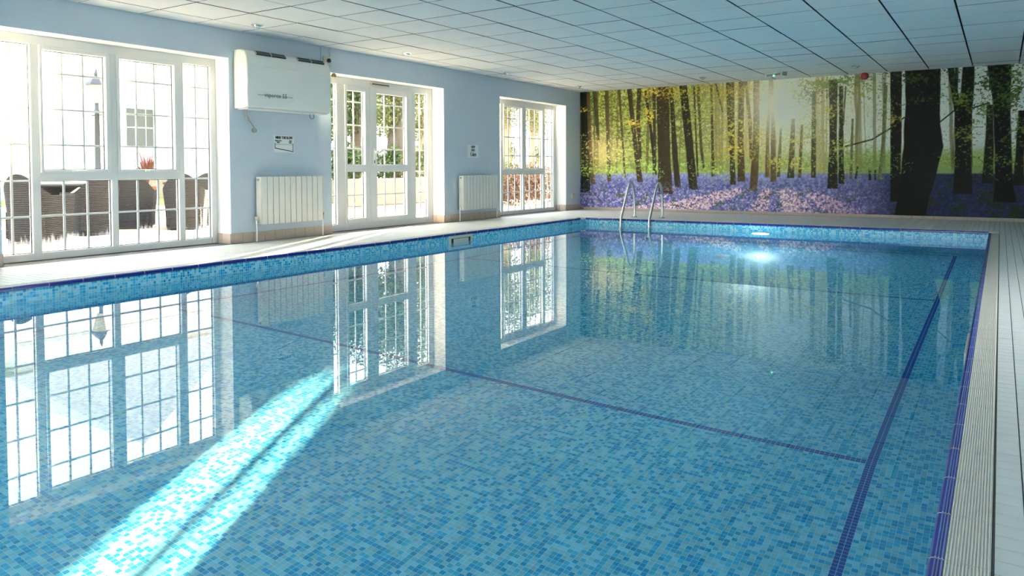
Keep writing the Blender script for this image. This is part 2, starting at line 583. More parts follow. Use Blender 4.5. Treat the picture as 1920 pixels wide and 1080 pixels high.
# ---- ceiling: dark void slab and single panels
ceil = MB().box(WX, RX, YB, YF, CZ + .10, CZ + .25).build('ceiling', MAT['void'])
tag(ceil, 'suspended ceiling of square white fibre panels', 'ceiling', kind='structure')
CPX, CPY, CX0, CY0 = .6085, .612, -.394, 8.10
panel_cache = {}
px_edges = sorted({max(WX, min(RX, CX0 + k * CPX)) for k in range(-14, 6)})
py_edges = sorted({max(YB, min(YF, CY0 + k * CPY)) for k in range(-20, 12)})
for i in range(len(px_edges) - 1):
    for j in range(len(py_edges) - 1):
        x0, x1, y0, y1 = px_edges[i], px_edges[i + 1], py_edges[j], py_edges[j + 1]
        if x1 - x0 < .03 or y1 - y0 < .03: continue
        key = (round(x1 - x0, 3), round(y1 - y0, 3))
        if key not in panel_cache:
            a, b_ = (x1 - x0) / 2 - .006, (y1 - y0) / 2 - .0040
            t = .006
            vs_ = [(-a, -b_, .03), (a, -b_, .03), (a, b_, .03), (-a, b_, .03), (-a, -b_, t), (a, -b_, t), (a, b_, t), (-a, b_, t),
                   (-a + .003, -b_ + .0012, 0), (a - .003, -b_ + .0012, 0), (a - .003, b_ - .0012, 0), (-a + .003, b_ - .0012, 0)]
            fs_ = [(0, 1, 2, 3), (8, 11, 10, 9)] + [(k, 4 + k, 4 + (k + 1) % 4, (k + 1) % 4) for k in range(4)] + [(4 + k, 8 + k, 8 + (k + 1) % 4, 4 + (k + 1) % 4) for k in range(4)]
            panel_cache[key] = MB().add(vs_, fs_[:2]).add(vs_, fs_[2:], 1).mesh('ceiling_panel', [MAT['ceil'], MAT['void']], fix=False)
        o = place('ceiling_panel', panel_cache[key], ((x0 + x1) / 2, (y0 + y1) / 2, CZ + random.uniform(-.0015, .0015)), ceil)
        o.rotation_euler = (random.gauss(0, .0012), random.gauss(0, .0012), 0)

# ---- deck slab with the pool opening, tiles on top
ox0, ox1, oy0, oy1 = PX0 - COPE, PX1 + COPE, PY0 - COPE, PY1 + COPE
mb = MB()
mb.box(WOUT, PX0 - .004, YB, YF, -.25, -.031).box(PX1 + .004, RX, YB, YF, -.25, -.031)
mb.box(PX0 - .01, PX1 + .01, PY1 + .004, YF, -.25, -.031).box(PX0 - .01, PX1 + .01, YB, PY0 - .004, -.25, -.031)
mb.box(WOUT, ox0, YB, YF, -.031, -.0045).box(ox1, RX, YB, YF, -.031, -.0045)
mb.box(ox0, ox1, oy1, YF, -.031, -.0045).box(ox0, ox1, YB, oy0, -.031, -.0045)
floor = mb.build('floor', MAT['deckgrout'])
tag(floor, 'pool surround paved with small pale grey tiles', 'floor', kind='structure')
TPX, TPY = .062, .0663


def tile_verts(hx, hy, bev, drop):
    a, b_ = hx, hy
    return np.array([(-a, -b_, -drop), (a, -b_, -drop), (a, b_, -drop), (-a, b_, -drop),
                     (-a + bev, -b_ + bev, 0), (a - bev, -b_ + bev, 0), (a - bev, b_ - bev, 0), (-a + bev, b_ - bev, 0)])


TQ = np.array([(4, 5, 6, 7)] + [(k, (k + 1) % 4, 4 + (k + 1) % 4, 4 + k) for k in range(4)])
ix = np.arange(-125, 27); iy = np.arange(-46, 212)
gx, gy = np.meshgrid(ix, iy)
tx = (ox1 + .003 + (gx + .5) * TPX).ravel(); ty = (-.02 + (gy + .5) * TPY).ravel()
hx, hy = TPX / 2, TPY / 2
ok = (tx - hx > WX - .26) & (tx + hx < RX) & (ty - hy > YB) & (ty + hy < YF)
ok &= (tx > WX + hx) | False
hole = (tx + hx > ox0) & (tx - hx < ox1) & (ty + hy > oy0) & (ty - hy < oy1)
ok &= ~hole
tx, ty = tx[ok], ty[ok]
tc = np.stack([tx, ty, np.zeros_like(tx)], 1)
pr = np.array([project(c) for c in tc])
vis = (pr[:, 2] > .2) & (pr[:, 0] > -5) & (pr[:, 0] < 1925) & (pr[:, 1] < 1085)
dist = np.linalg.norm(tc - CAM, axis=1)
order = np.argsort(np.where(vis, dist, 1e9))
near = order[:300]
rest = order[300:]
tv = tile_verts(TPX / 2 - .0018, TPY / 2 - .0018, .0001, .0045)
tme = fast_mesh('tile', tv, TQ, MAT['deck'])
for k in near:
    place('tile', tme, (tx[k], ty[k], random.uniform(-.0004, .0004)), floor)


def scatter_tiles(name, centres, tvs, mat, parent, zf=None):
    n = len(centres)
    V = (centres[:, None, :] + tvs[None]).reshape(-1, 3)
    if zf is not None:
        V[:, 2] += zf(V[:, 1])
    Q = (TQ[None] + (np.arange(n) * 8)[:, None, None]).reshape(-1, 4)
    o = link(bpy.data.objects.new(name, fast_mesh(name, V, Q, mat)), parent)
    return tag(o, kind='stuff')


scatter_tiles('tile_field', tc[rest], tv, MAT['deck'], floor)

# ---- pool basin
pool = empty('pool_basin', (0, 0, 0), label='sunken swimming pool lined with blue mosaic', cat='pool', kind='structure')
zs = [PY0, 3.72, 7.9725, PY1]
mb = MB()
for a, b_ in zip(zs[:-1], zs[1:]):
    za, zb = float(fz(a)), float(fz(b_))
    mb.add([(PX0, a, za), (PX1, a, za), (PX1, b_, zb), (PX0, b_, zb)], [(0, 1, 2, 3)])
bed = mb.build('pool_floor', MAT['mosaic_floor'], pool, fix=False)
zb = -1.75
side = [(PY0, -.02), (PY0, -1.2), (3.72, -1.2), (7.9725, zb), (PY1, zb), (PY1, -.02)]
MB().add([(PX0, a, z) for a, z in side], [tuple(range(6))]).build('pool_side_wall', MAT['mosaic_side'], pool, fix=False)
MB().add([(PX1, a, z) for a, z in side[::-1]], [tuple(range(6))]).build('pool_side_wall', MAT['mosaic_side'], pool, fix=False)
MB().add([(PX0, PY1, -.02), (PX0, PY1, zb), (PX1, PY1, zb), (PX1, PY1, -.02)], [(0, 1, 2, 3)]).build('pool_end_wall', MAT['mosaic_end'], pool, fix=False)
MB().add([(PX0, PY0, -.02), (PX1, PY0, -.02), (PX1, PY0, -1.2), (PX0, PY0, -1.2)], [(0, 1, 2, 3)]).build('pool_end_wall', MAT['mosaic_end'], pool, fix=False)

# single mosaic tiles where they can be told apart
iu = np.arange(math.ceil((PX0 - GX) / P), math.floor((PX1 - GX) / P)); iv = np.arange(math.ceil((.75 - GY) / P), math.floor((5.6 - GY) / P))
gu, gv = np.meshgrid(iu, iv)
mx_ = (GX + (gu + .5) * P).ravel(); my_ = (GY + (gv + .5) * P).ravel()
vis = mx_ > -(my_ * 2.9 + 1.2)
mx_, my_ = mx_[vis], my_[vis]
mc = np.stack([mx_, my_, np.zeros_like(mx_)], 1)
app = np.stack([mx_, my_, np.full_like(mx_, -.5)], 1)
pr = np.array([project(c) for c in app])
inside = (pr[:, 0] > 0) & (pr[:, 0] < 1920) & (pr[:, 1] < 1075)
order = np.argsort(np.where(inside, pr[:, 2], 1e9))
mtv = tile_verts(P / 2 - .0011, P / 2 - .0011, .0003, .0004) + np.array([0, 0, .0006])
mtme = fast_mesh('mosaic_tile', mtv, TQ, MAT['mosaic_tile'])
for k in order[:300]:
    o = place('mosaic_tile', mtme, (mx_[k], my_[k], float(fz(my_[k]))), bed)
    o.cycles.is_caustics_receiver = True
fieldo = scatter_tiles('mosaic_tile_field', mc[order[300:]], mtv, MAT['mosaic_tile'], bed, fz)
fieldo.cycles.is_caustics_receiver = True
bed.cycles.is_caustics_receiver = True

# ---- ribbed coping pieces
prof = [(0.0, -.030), (0.0, -.006), (.0015, -.001), (.005, .002), (.010, .003)]
pm = [1, 1, 1, 1]
x = .010
for k in range(3):
    prof += [(x + .001, .003), (x + .0022, .0056), (x + .0038, .0056), (x + .005, .003)]
    pm += [1, 2, 2, 2]; x += .0062
prof += [(.030, .003)]; pm += [1]
x = .030
for k in range(13):
    prof += [(x + .0008, -.0016), (x + .0016, .0038), (x + .0042, .0038), (x + .005, -.0016)]
    pm += [0, 0, 0, 0]; x += .0065
prof += [(COPE - .0015, .0012), (COPE - .0015, -.030)]
pm += [0, 0]
LC = .2515
n = len(prof)
vs_ = [(a, -LC / 2 + .0016, z) for a, z in prof] + [(a, LC / 2 - .0016, z) for a, z in prof]
fs_ = [(k, k + 1, n + k + 1, n + k) for k in range(n - 1)]
cmb = MB()
for k, f in enumerate(fs_):
    cmb.add([vs_[i] for i in f], [(0, 1, 2, 3)], pm[k])
cmb.add(vs_[:n], [tuple(range(n))], 0).add(vs_[n:], [tuple(range(n))[::-1]], 0)
cope_me = bpy.data.meshes.new('coping_tile')
cope_me.from_pydata(cmb.v, [], cmb.f)
for m_ in ('cope_white', 'cope_blue', 'cope_line'): cope_me.materials.append(MAT[m_])
cope_me.polygons.foreach_set('material_index', cmb.m)
bm = bmesh.new(); bm.from_mesh(cope_me); bmesh.ops.remove_doubles(bm, verts=bm.verts[:], dist=1e-5); bmesh.ops.recalc_face_normals(bm, faces=bm.faces[:]); bm.to_mesh(cope_me); bm.free()
k = 0
while PY0 + (k + .5) * LC < PY1 + .1:
    y = PY0 + .07 + (k + .5) * LC
    if y + LC / 2 < PY1 + .02:
        place('coping_tile', cope_me, (PX1, y, 0), pool)
        place('coping_tile', cope_me, (PX0, y, 0), pool, math.pi)
    k += 1
nx = 23
for k in range(nx):
    place('coping_tile', cope_me, (PX0 + (k + .5) * (PX1 - PX0) / nx, PY1, 0), pool, math.pi / 2).scale = (1, (PX1 - PX0) / nx / LC, 1)
for sx, xx in ((-1, PX0 - COPE), (1, PX1)):
    MB().box(xx, xx + COPE, PY1, PY1 + COPE, -.03, .003, c=.003).build('coping_corner', MAT['cope_white'], pool)
MB().box(PX0 - COPE, PX1 + COPE, PY0 - COPE, PY0, -.03, .003, c=.003).build('coping_strip', MAT['cope_white'], pool)

# ---- water
nxw, nyw = 2, 2
wm = MB().add([(PX0, PY0, WZ), (PX1, PY0, WZ), (PX1, PY1, WZ), (PX0, PY1, WZ)], [(0, 1, 2, 3)]).build('water', MAT['water'], fix=False)
wm.data.polygons.foreach_set('use_smooth', [True])
wm.cycles.is_caustics_caster = True
tag(wm, 'clear still blue pool water mirroring the windows', 'water', kind='stuff')

# ---- skirting
SK = .157


def skirting(name, label):
    return empty(name, (0, 0, 0), label=label, cat='skirting', kind='structure')


bl = skirting('baseboard_left', 'brown tiled skirting along the blue wall and window reveals')
sk_me = MB().box(0, .010, -SK / 2 + .002, SK / 2 - .002, .002, .117, c=.003).mesh('tile', MAT['skirt'])
mb = MB()
for a, b_ in [(1.53, 3.12), (5.475, 7.03), (9.42, 11.0), (13.395, YF)]:
    mb.box(WX, WX + .006, a, b_, 0, .115)
    m_ = max(1, round((b_ - a) / SK)); st = (b_ - a) / m_
    for k in range(m_):
        o = place('tile', sk_me, (WX, a + (k + .5) * st, 0), bl); o.scale = (1, st / SK, 1)
for yy, s in [(o_[0], 1) for o_ in OPEN[1:]] + [(o_[1], -1) for o_ in OPEN[1:]]:
    for k in range(2):
        wd = (SK if k == 0 else .08) - .004
        x1 = WX - (0 if k == 0 else SK)
        MB().box(x1 - wd, x1, min(yy, yy + s * .01), max(yy, yy + s * .01), .002, .117, c=.003).build('tile', MAT['skirt'], bl)
mb.build('bedding', MAT['skirtgrout'], bl)
bf = skirting('baseboard_far', 'low row of brown tiles under the woodland mural')
mb = MB().box(WX, RX, YF - .006, YF, 0, .048); mb.build('bedding', MAT['skirtgrout'], bf)
skf = MB().box(-SK / 2 + .002, SK / 2 - .002, -.011, 0, .002, .050, c=.003).mesh('tile', MAT['skirt'])
k = 0
while .2 - k * SK > WX + SK / 2 or k == 0:
    place('tile', skf, (.2635 - k * SK, YF, 0), bf); k += 1
for k in range(1, 9):
    if .2635 + k * SK < RX - .08: place('tile', skf, (.2635 + k * SK, YF, 0), bf)


# ---- windows and doors
def bar(parent, y0, y1, z0, z1, x=-7.722):
    return MB().box(x - .008, x + .008, y0, y1, z0, z1, c=.003).build('glazing_bar', MAT['bar'], parent)


def ring(mb, y0, y1, z0, z1, iy0, iy1, iz0, iz1, xa, xb, mi=0, c=.0):
    mb.box(xa, xb, y0, iy0, z0, z1, mi, c).box(xa, xb, iy1, y1, z0, z1, mi, c)
    mb.box(xa, xb, iy0, iy1, z0, iz0, mi, c).box(xa, xb, iy0, iy1, iz1, z1, mi, c)
    return mb


def lite(parent, y0, y1, z0, z1, vb, hb, fog=False):
    p = MB().box(-7.726, -7.720, y0 - .004, y1 + .004, z0 - .004, z1 + .004).build('pane', MAT['fogglass' if fog else 'glass'], parent)
    g = .006
    ring(MB(), y0 - .001, y1 + .001, z0 - .001, z1 + .001, y0 + g, y1 - g, z0 + g, z1 - g, -7.719, -7.712).build('gasket', MAT['gasket'], parent)
    for v in vb: bar(parent, v - .010, v + .010, z0, z1)
    for h in hb: bar(parent, y0, y1, h - .0095, h + .0095, -7.7215)


def casement(off, n, label, fog, op):
    o = empty('window_%d' % n, (0, 0, 0), label=label, cat='window', kind='structure')
    A = lambda v: v + off
    y0, y1 = op
    fr = MB()
    ring(fr, y0, y1, 0, OZ, A(3.17), A(5.405), .07, 2.04, -7.75, FX, c=.006)
    for a, b_ in ((3.49, 3.565), (4.245, 4.31), (5.0, 5.067)):
        fr.box(-7.75, FX, A(a), A(b_), .065, 2.045, c=.006)
    for a, b_ in ((3.565, 4.245), (4.31, 5.0)):
        fr.box(-7.75, FX, A(a) - .003, A(b_) + .003, .752, .832, c=.006)
    fr.build('frame', MAT['upvc'], o)
    HB = (1.79, 1.443, 1.099)
    for a, b_, f in ((3.17, 3.49, fog), (5.067, 5.405, fog)):
        s = empty('fixed_light'); s.parent = o
        lite(s, A(a), A(b_), .07, 2.04, [(A(a) + A(b_)) / 2], HB + (.755, .415), f)
    for a, b_ in ((3.565, 4.245), (4.31, 5.0)):
        s = empty('opening_sash'); s.parent = o
        ring(MB(), A(a), A(b_), .83, 2.045, A(a) + .028, A(b_) - .052, .862, 2.0, -7.745, -7.662, c=.008).build('sash_frame', MAT['upvc'], s)
        g0, g1 = A(a) + .028, A(b_) - .052
        lite(s, g0, g1, .862, 2.0, [g0 + (g1 - g0) * t for t in (1 / 3, 2 / 3)], HB)
        h = MB().box(-7.662, -7.648, (g0 + g1) / 2 - .05, (g0 + g1) / 2 + .01, .838, .856, c=.004)
        h.box(-7.650, -7.636, (g0 + g1) / 2 - .01, (g0 + g1) / 2 + .09, .842, .853, c=.004)
        h.build('handle', MAT['white'], s)
        l_ = empty('lower_light'); l_.parent = o
        lite(l_, A(a), A(b_), .07, .752, [A(a) + (b_ - a) * t for t in (1 / 3, 2 / 3)], (.416,), fog)
    return o


casement(0.0, 1, 'wide white window nearest the viewer, misted at its foot, chairs outside', True, OPEN[1])
casement(7.90, 2, 'bright white window beside the mural, flooded with low sun', False, OPEN[3])
casement(-3.95, 3, 'wide white window out of view to the left', False, OPEN[0])

d = empty('door_1', (0, 0, 0), label='white french doors with a narrow and a wide leaf', cat='door', kind='structure')
fr = MB()
y0, y1 = OPEN[2]
ring(fr, y0, y1, 0, OZ, 7.08, 9.306, .096, 2.03, -7.75, FX, c=.006)
fr.box(-7.75, FX, 7.365, 7.508, .09, 2.035, c=.006).box(-7.75, FX, 8.892, 9.015, .09, 2.035, c=.006)
fr.build('frame', MAT['upvc'], d)
for a, b_ in ((7.08, 7.365), (9.015, 9.306)):
    s = empty('side_light'); s.parent = d
    lite(s, a, b_, .096, 2.03, [(a + b_) / 2], (1.81, 1.478, 1.148, .819, .488))
for a, b_, g0, g1, vb in ((7.508, 7.994, 7.547, 7.90, (.5,)), (7.994, 8.892, 8.135, 8.794, (1 / 3, 2 / 3))):
    s = empty('door_leaf'); s.parent = d
    m_ = MB()
    ring(m_, a + .002, b_ - .002, .093, 2.033, g0, g1, .158, 1.955, -7.745, -7.664, c=.006)
    m_.box(-7.745, -7.664, g0 - .003, g1 + .003, .818, .923, c=.006)
    m_.build('leaf_frame', MAT['upvc'], s)
    vv = [g0 + (g1 - g0) * t for t in vb]
    lite(s, g0, g1, .923, 1.955, vv, (1.806, 1.479, 1.147))
    lite(s, g0, g1, .158, .818, vv, (.488,))
    if a > 7.9:
        MB().box(-7.664, -7.655, 8.06, 8.085, .92, 1.16, c=.004).box(-7.655, -7.612, 8.066, 8.079, 1.09, 1.103, c=.004).box(-7.622, -7.610, 8.066, 8.17, 1.085, 1.105, c=.004).build('handle', MAT['white'], s)
        MB().box(-7.664, -7.652, 8.066, 8.080, .94, .985, c=.003).build('lock', MAT['black'], s)
tv_ = MB().box(-7.68, -7.655, 8.02, 8.41, 2.070, 2.105, c=.006).build('trickle_vent', MAT['cream'], d)
MB().box(-7.656, -7.653, 8.04, 8.39, 2.080, 2.094).build('slot', MAT['black'], tv_)

wb_ = empty('window_4', (0, 0, 0), label='glazed doors in the wall behind the viewer', cat='window', kind='structure')  # unseen opening added to bring daylight to the near right side
wm_ = MB()
for k in range(5):
    x_ = BX0 + k * (BX1 - BX0 - .07) / 4
    wm_.box(x_, x_ + .07, YB - .22, YB - .15, .08, OZ - .09, c=.006)
wm_.box(BX0, BX1, YB - .22, YB - .15, 0, .09, c=.006).box(BX0, BX1, YB - .22, YB - .15, OZ - .10, OZ, c=.006)
wm_.build('frame', MAT['upvc'], wb_)
for k in range(4):
    x_ = BX0 + k * (BX1 - BX0 - .07) / 4
    MB().box(x_ + .06, x_ + (BX1 - BX0 - .07) / 4 + .01, YB - .19, YB - .184, .08, OZ - .09).build('pane', MAT['glass'], wb_)
wr_ = empty('window_5', (0, 0, 0), label='tall white window in the right wall out of view', cat='window', kind='structure')
wm_ = MB().box(RX + .15, RX + .22, RY0, RY1, 0, .09, c=.006).box(RX + .15, RX + .22, RY0, RY1, OZ - .10, OZ, c=.006)
for k in range(4):
    y_ = RY0 + k * (RY1 - RY0 - .07) / 3
    wm_.box(RX + .15, RX + .22, y_, y_ + .07, .08, OZ - .09, c=.006)
wm_.build('frame', MAT['upvc'], wr_)
for k in range(3):
    y_ = RY0 + k * (RY1 - RY0 - .07) / 3
    MB().box(RX + .184, RX + .19, y_ + .06, y_ + (RY1 - RY0 - .07) / 3 + .01, .08, OZ - .09).build('pane', MAT['glass'], wr_)
ld = bpy.data.lights.new('window_daylight_guide', 'AREA')
ld.shape = 'RECTANGLE'; ld.size = RY1 - RY0; ld.size_y = OZ; ld.cycles.is_portal = True
lo = bpy.data.objects.new('window_daylight_guide', ld)
lo.location = (RX + .32, (RY0 + RY1) / 2, OZ / 2)
lo.rotation_euler = Vector((1, 0, 0)).to_track_quat('Z', 'Y').to_euler()
link(lo)
ld = bpy.data.lights.new('window_daylight_guide', 'AREA')
ld.shape = 'RECTANGLE'; ld.size = BX1 - BX0; ld.size_y = OZ; ld.cycles.is_portal = True
lo = bpy.data.objects.new('window_daylight_guide', ld)
lo.location = ((BX0 + BX1) / 2, YB - .32, OZ / 2)
lo.rotation_euler = Vector((0, -1, 0)).to_track_quat('Z', 'Y').to_euler()
link(lo)

# window portals guide the daylight sampling
for i, (a, b_) in enumerate(OPEN):
    ld = bpy.data.lights.new('window_daylight_guide', 'AREA')
    ld.shape = 'RECTANGLE'; ld.size = b_ - a; ld.size_y = OZ
    ld.cycles.is_portal = True
    lo = bpy.data.objects.new('window_daylight_guide', ld)
    lo.location = (WOUT - .02, (a + b_) / 2, OZ / 2)
    lo.rotation_euler = Vector((-1, 0, 0)).to_track_quat('Z', 'Y').to_euler()
    link(lo)

# ================================================================ MURAL (flat print, painted as colours over a fine sheet)
MX0, MX1, MZ0, MZ1 = WX + .004, RX - .004, .052, CZ - .004
MW, MH = 1400, 380


def vnoise(w, h, cx_, cy_, seed, octv=4, gain=.5):
    """smooth value noise, cells cx_ by cy_ across the sheet"""
    r = np.random.default_rng(seed)
    out = np.zeros((h, w)); amp = 1.0; tot = 0
    for o in range(octv):
        nx_, ny_ = int(cx_ * 2 ** o) + 2, int(cy_ * 2 ** o) + 2
        g = r.random((ny_, nx_))
        xs = np.linspace(0, nx_ - 1.001, w); yy = np.linspace(0, ny_ - 1.001, h)
        xi, yi = xs.astype(int), yy.astype(int)
        fx_, fy_ = xs - xi, yy - yi
        fx_ = fx_ * fx_ * (3 - 2 * fx_); fy_ = fy_ * fy_ * (3 - 2 * fy_)
        a = g[np.ix_(yi, xi)] * (1 - fx_) + g[np.ix_(yi, xi + 1)] * fx_
        b_ = g[np.ix_(yi + 1, xi)] * (1 - fx_) + g[np.ix_(yi + 1, xi + 1)] * fx_
        out += amp * (a * (1 - fy_[:, None]) + b_ * fy_[:, None]); tot += amp; amp *= gain
    return out / tot


def paint_mural():
    U, V = np.meshgrid((np.arange(MW) + .5) / MW, (np.arange(MH) + .5) / MH)   # V: 0 at the foot

    def uv(px, py):   # photo pixel on the end wall -> sheet coordinates
        p = on_y(px, py, YF)
        return (p[0] - MX0) / (MX1 - MX0), (p[2] - MZ0) / (MZ1 - MZ0)

    def mix(img, c, a):
        a = np.clip(a, 0, 1)[..., None]
        return img * (1 - a) + np.array(c) / 255.0 * a

    def sst(a, b_, x):
        t = np.clip((x - a) / (b_ - a), 0, 1); return t * t * (3 - 2 * t)
    asp = (MX1 - MX0) / (MZ1 - MZ0)
    n1 = vnoise(MW, MH, 14, 4, 1, 5); n2 = vnoise(MW, MH, 60, 18, 2, 4, .7); n3 = vnoise(MW, MH, 160, 45, 3, 3, .8); n4 = vnoise(MW, MH, 30, 9, 4, 4, .6)
    fine = vnoise(MW, MH, 330, 90, 5, 2, .9)
    us, vs_ = uv(1462, 195)
    # woodland backdrop: lime green left, white haze round the sun, pale sky to the right
    lay = vnoise(MW, MH, 42, 46, 6, 3, .6); twig = vnoise(MW, MH, 110, 34, 7, 3, .75); leafn = vnoise(MW, MH, 300, 100, 8, 2, .8)
    img = np.zeros((MH, MW, 3)) + np.array([112, 126, 52]) / 255
    img = mix(img, (66, 74, 26), sst(.42, .66, n1) * .8 * sst(.2, .8, V))
    img = mix(img, (160, 178, 84), sst(.44, .6, lay) * .75)
    img = mix(img, (58, 66, 24), sst(.52, .62, twig) * .7 * sst(.35, .6, V))
    img = mix(img, (186, 198, 96), sst(.55, .64, leafn) * .65)
    img = mix(img, (52, 58, 20), sst(.45, .36, leafn) * .45 * sst(.4, .6, V))
    img = mix(img, (224, 226, 176), sst(.58, .68, n3) * .5 * sst(.55, .8, n1 + .2))
    skyr = sst(us - .10, us + .10, U) * sst(.34, .50, V)
    img = mix(img, (206, 212, 206), skyr * (1 - .35 * sst(.52, .62, leafn) * sst(us + .35, us - .05, U)))
    d = np.hypot((U - us) * asp, (V - vs_) * 1.0)
    img = mix(img, (255, 252, 238), np.exp(-(d / .36) ** 2) * .98)
    img = mix(img, (244, 236, 190), np.exp(-(d / .8) ** 2) * .5)
    # lit low foliage shelf
    shelf = np.exp(-((V - .37) / .07) ** 2)
    img = mix(img, (176, 200, 116), shelf * .85 * sst(.38, .55, lay))
    img = mix(img, (96, 122, 54), shelf * .6 * sst(.5, .6, leafn))
    img = mix(img, (150, 172, 100), shelf * sst(us + .06, us + .2, U) * .7)
    # warm window glare painted into the left end of the print
    ul, vl = uv(1125, 285)
    dl = np.hypot((U - ul) * asp * .8, (V - vl))
    img = mix(img, (236, 214, 150), np.exp(-(dl / .17) ** 2) * .75)
    # thin background stems
    r = np.random.default_rng(5)
    for k in range(58):
        u0 = r.uniform(0, .88); w = r.uniform(.0012, .0042); lean = r.uniform(-.012, .012)
        dark = r.uniform(.35, .8)
        haze = math.exp(-((u0 - us) * asp / .5) ** 2)
        c = (np.array([84, 76, 40]) * (1 - haze) + np.array([206, 186, 128]) * haze)
        prof_ = np.abs(U - u0 - lean * (V - .3) - .003 * (vnoise(2, MH, 1, 5, 100 + k, 2)[:, :1] - .5))
        img = mix(img, c, sst(w, w * .5, prof_) * dark * sst(.28, .31, V))
    # bluebell carpet
    ground = sst(.305, .285, V + .012 * (n4 - .5))
    gcol = np.zeros_like(img) + np.array([120, 126, 174]) / 255
    gcol = mix(gcol, (80, 86, 150), sst(.4, .65, n3))
    gcol = mix(gcol, (146, 152, 206), sst(.2, .29, V) * .7)
    gcol = mix(gcol, (70, 88, 66), sst(.55, .7, n2) * sst(.22, .1, V) * .8)
    gcol = mix(gcol, (188, 160, 200), sst(.6, .72, fine) * sst(.24, .12, V) * .8)
    # pink sunlit bands fanning out from the sun
    for (pa, pb, wa, wb) in (((1395, 352), (1265, 392), .028, .075), ((1440, 352), (1420, 396), .012, .022), ((1470, 352), (1500, 398), .02, .045), ((1520, 358), (1590, 402), .02, .05), ((1330, 372), (1200, 388), .02, .05)):
        (ua, va), (ub, vb) = uv(*pa), uv(*pb)
        t = np.clip((va - V) / (va - vb), 0, 1.2)
        c = ua + (ub - ua) * t; w = wa + (wb - wa) * t
        a = sst(1.0, .55, np.abs(U - c) / w + (n2 - .5) * .8) * sst(va + .01, va - .03, V)
        gcol = mix(gcol, (206, 166, 186), a * sst(.3, .5, fine) * .95)
        gcol = mix(gcol, (236, 206, 204), a * sst(.55, .68, fine) * .8)
    ur = uv(1640, 300)[0]
    gcol = mix(gcol, (84, 80, 124), sst(uv(1480, 300)[0], ur, U) * .6)
    gcol = mix(gcol, (34, 40, 66), sst(ur - .03, ur + .06, U) * .85)
    gcol = mix(gcol, (38, 50, 30), sst(ur, ur + .1, U) * sst(.45, .6, n2) * .75)
    gcol *= (.78 + .45 * fine)[..., None]
    a = ground[..., None]
    img = img * (1 - a) + gcol * a
    # field beyond the trees at the right
    img = mix(img, (128, 150, 92), sst(.285, .3, V) * sst(.36, .31, V) * sst(ur - .05, ur, U) * .85)

    # trunks, as outlines measured on the print
    def trunk(pts, col, soft=.0012, bark=.35, seed=0):
        nonlocal img
        P_ = []
        for (x_, y_, w_) in pts:
            u0, v0 = uv(x_ - w_ / 2, y_); u1, _ = uv(x_ + w_ / 2, y_)
            P_.append((v0, (u0 + u1) / 2, (u1 - u0) / 2))
        P_.sort()
        v = np.array([p[0] for p in P_]); c = np.array([p[1] for p in P_]); h = np.array([p[2] for p in P_])
        vv = (np.arange(MH) + .5) / MH
        cc = np.interp(vv, v, c)[:, None]; hh = np.interp(vv, v, h)[:, None]
        hh = hh + (vnoise(2, MH, 1, 14, 300 + seed, 3)[:, :1] - .5) * .0016
        a = sst(soft, -soft, np.abs(U - cc) - hh) * ((V > v.min()) & (V < v.max() + .02))
        col = np.array(col, float) * .74
        e = (U - cc) / np.maximum(hh, 1e-4)
        tone = 1 + bark * (n3 - .5) * 1.6 + .12 * e
        ccol = np.clip(col[None, None] / 255 * tone[..., None], 0, 1)
        img = img * (1 - a[..., None]) + ccol * a[..., None]

    def A(x_, y_, w_): return (1080 + x_ / 2.843, 80 + y_ / 2.843, w_ / 2.843)
    def B(x_, y_, w_): return (1480 + x_ / 2.7, 80 + y_ / 2.7, w_ / 2.7)
    brown, dk, tan = (72, 60, 34), (38, 34, 20), (118, 94, 58)
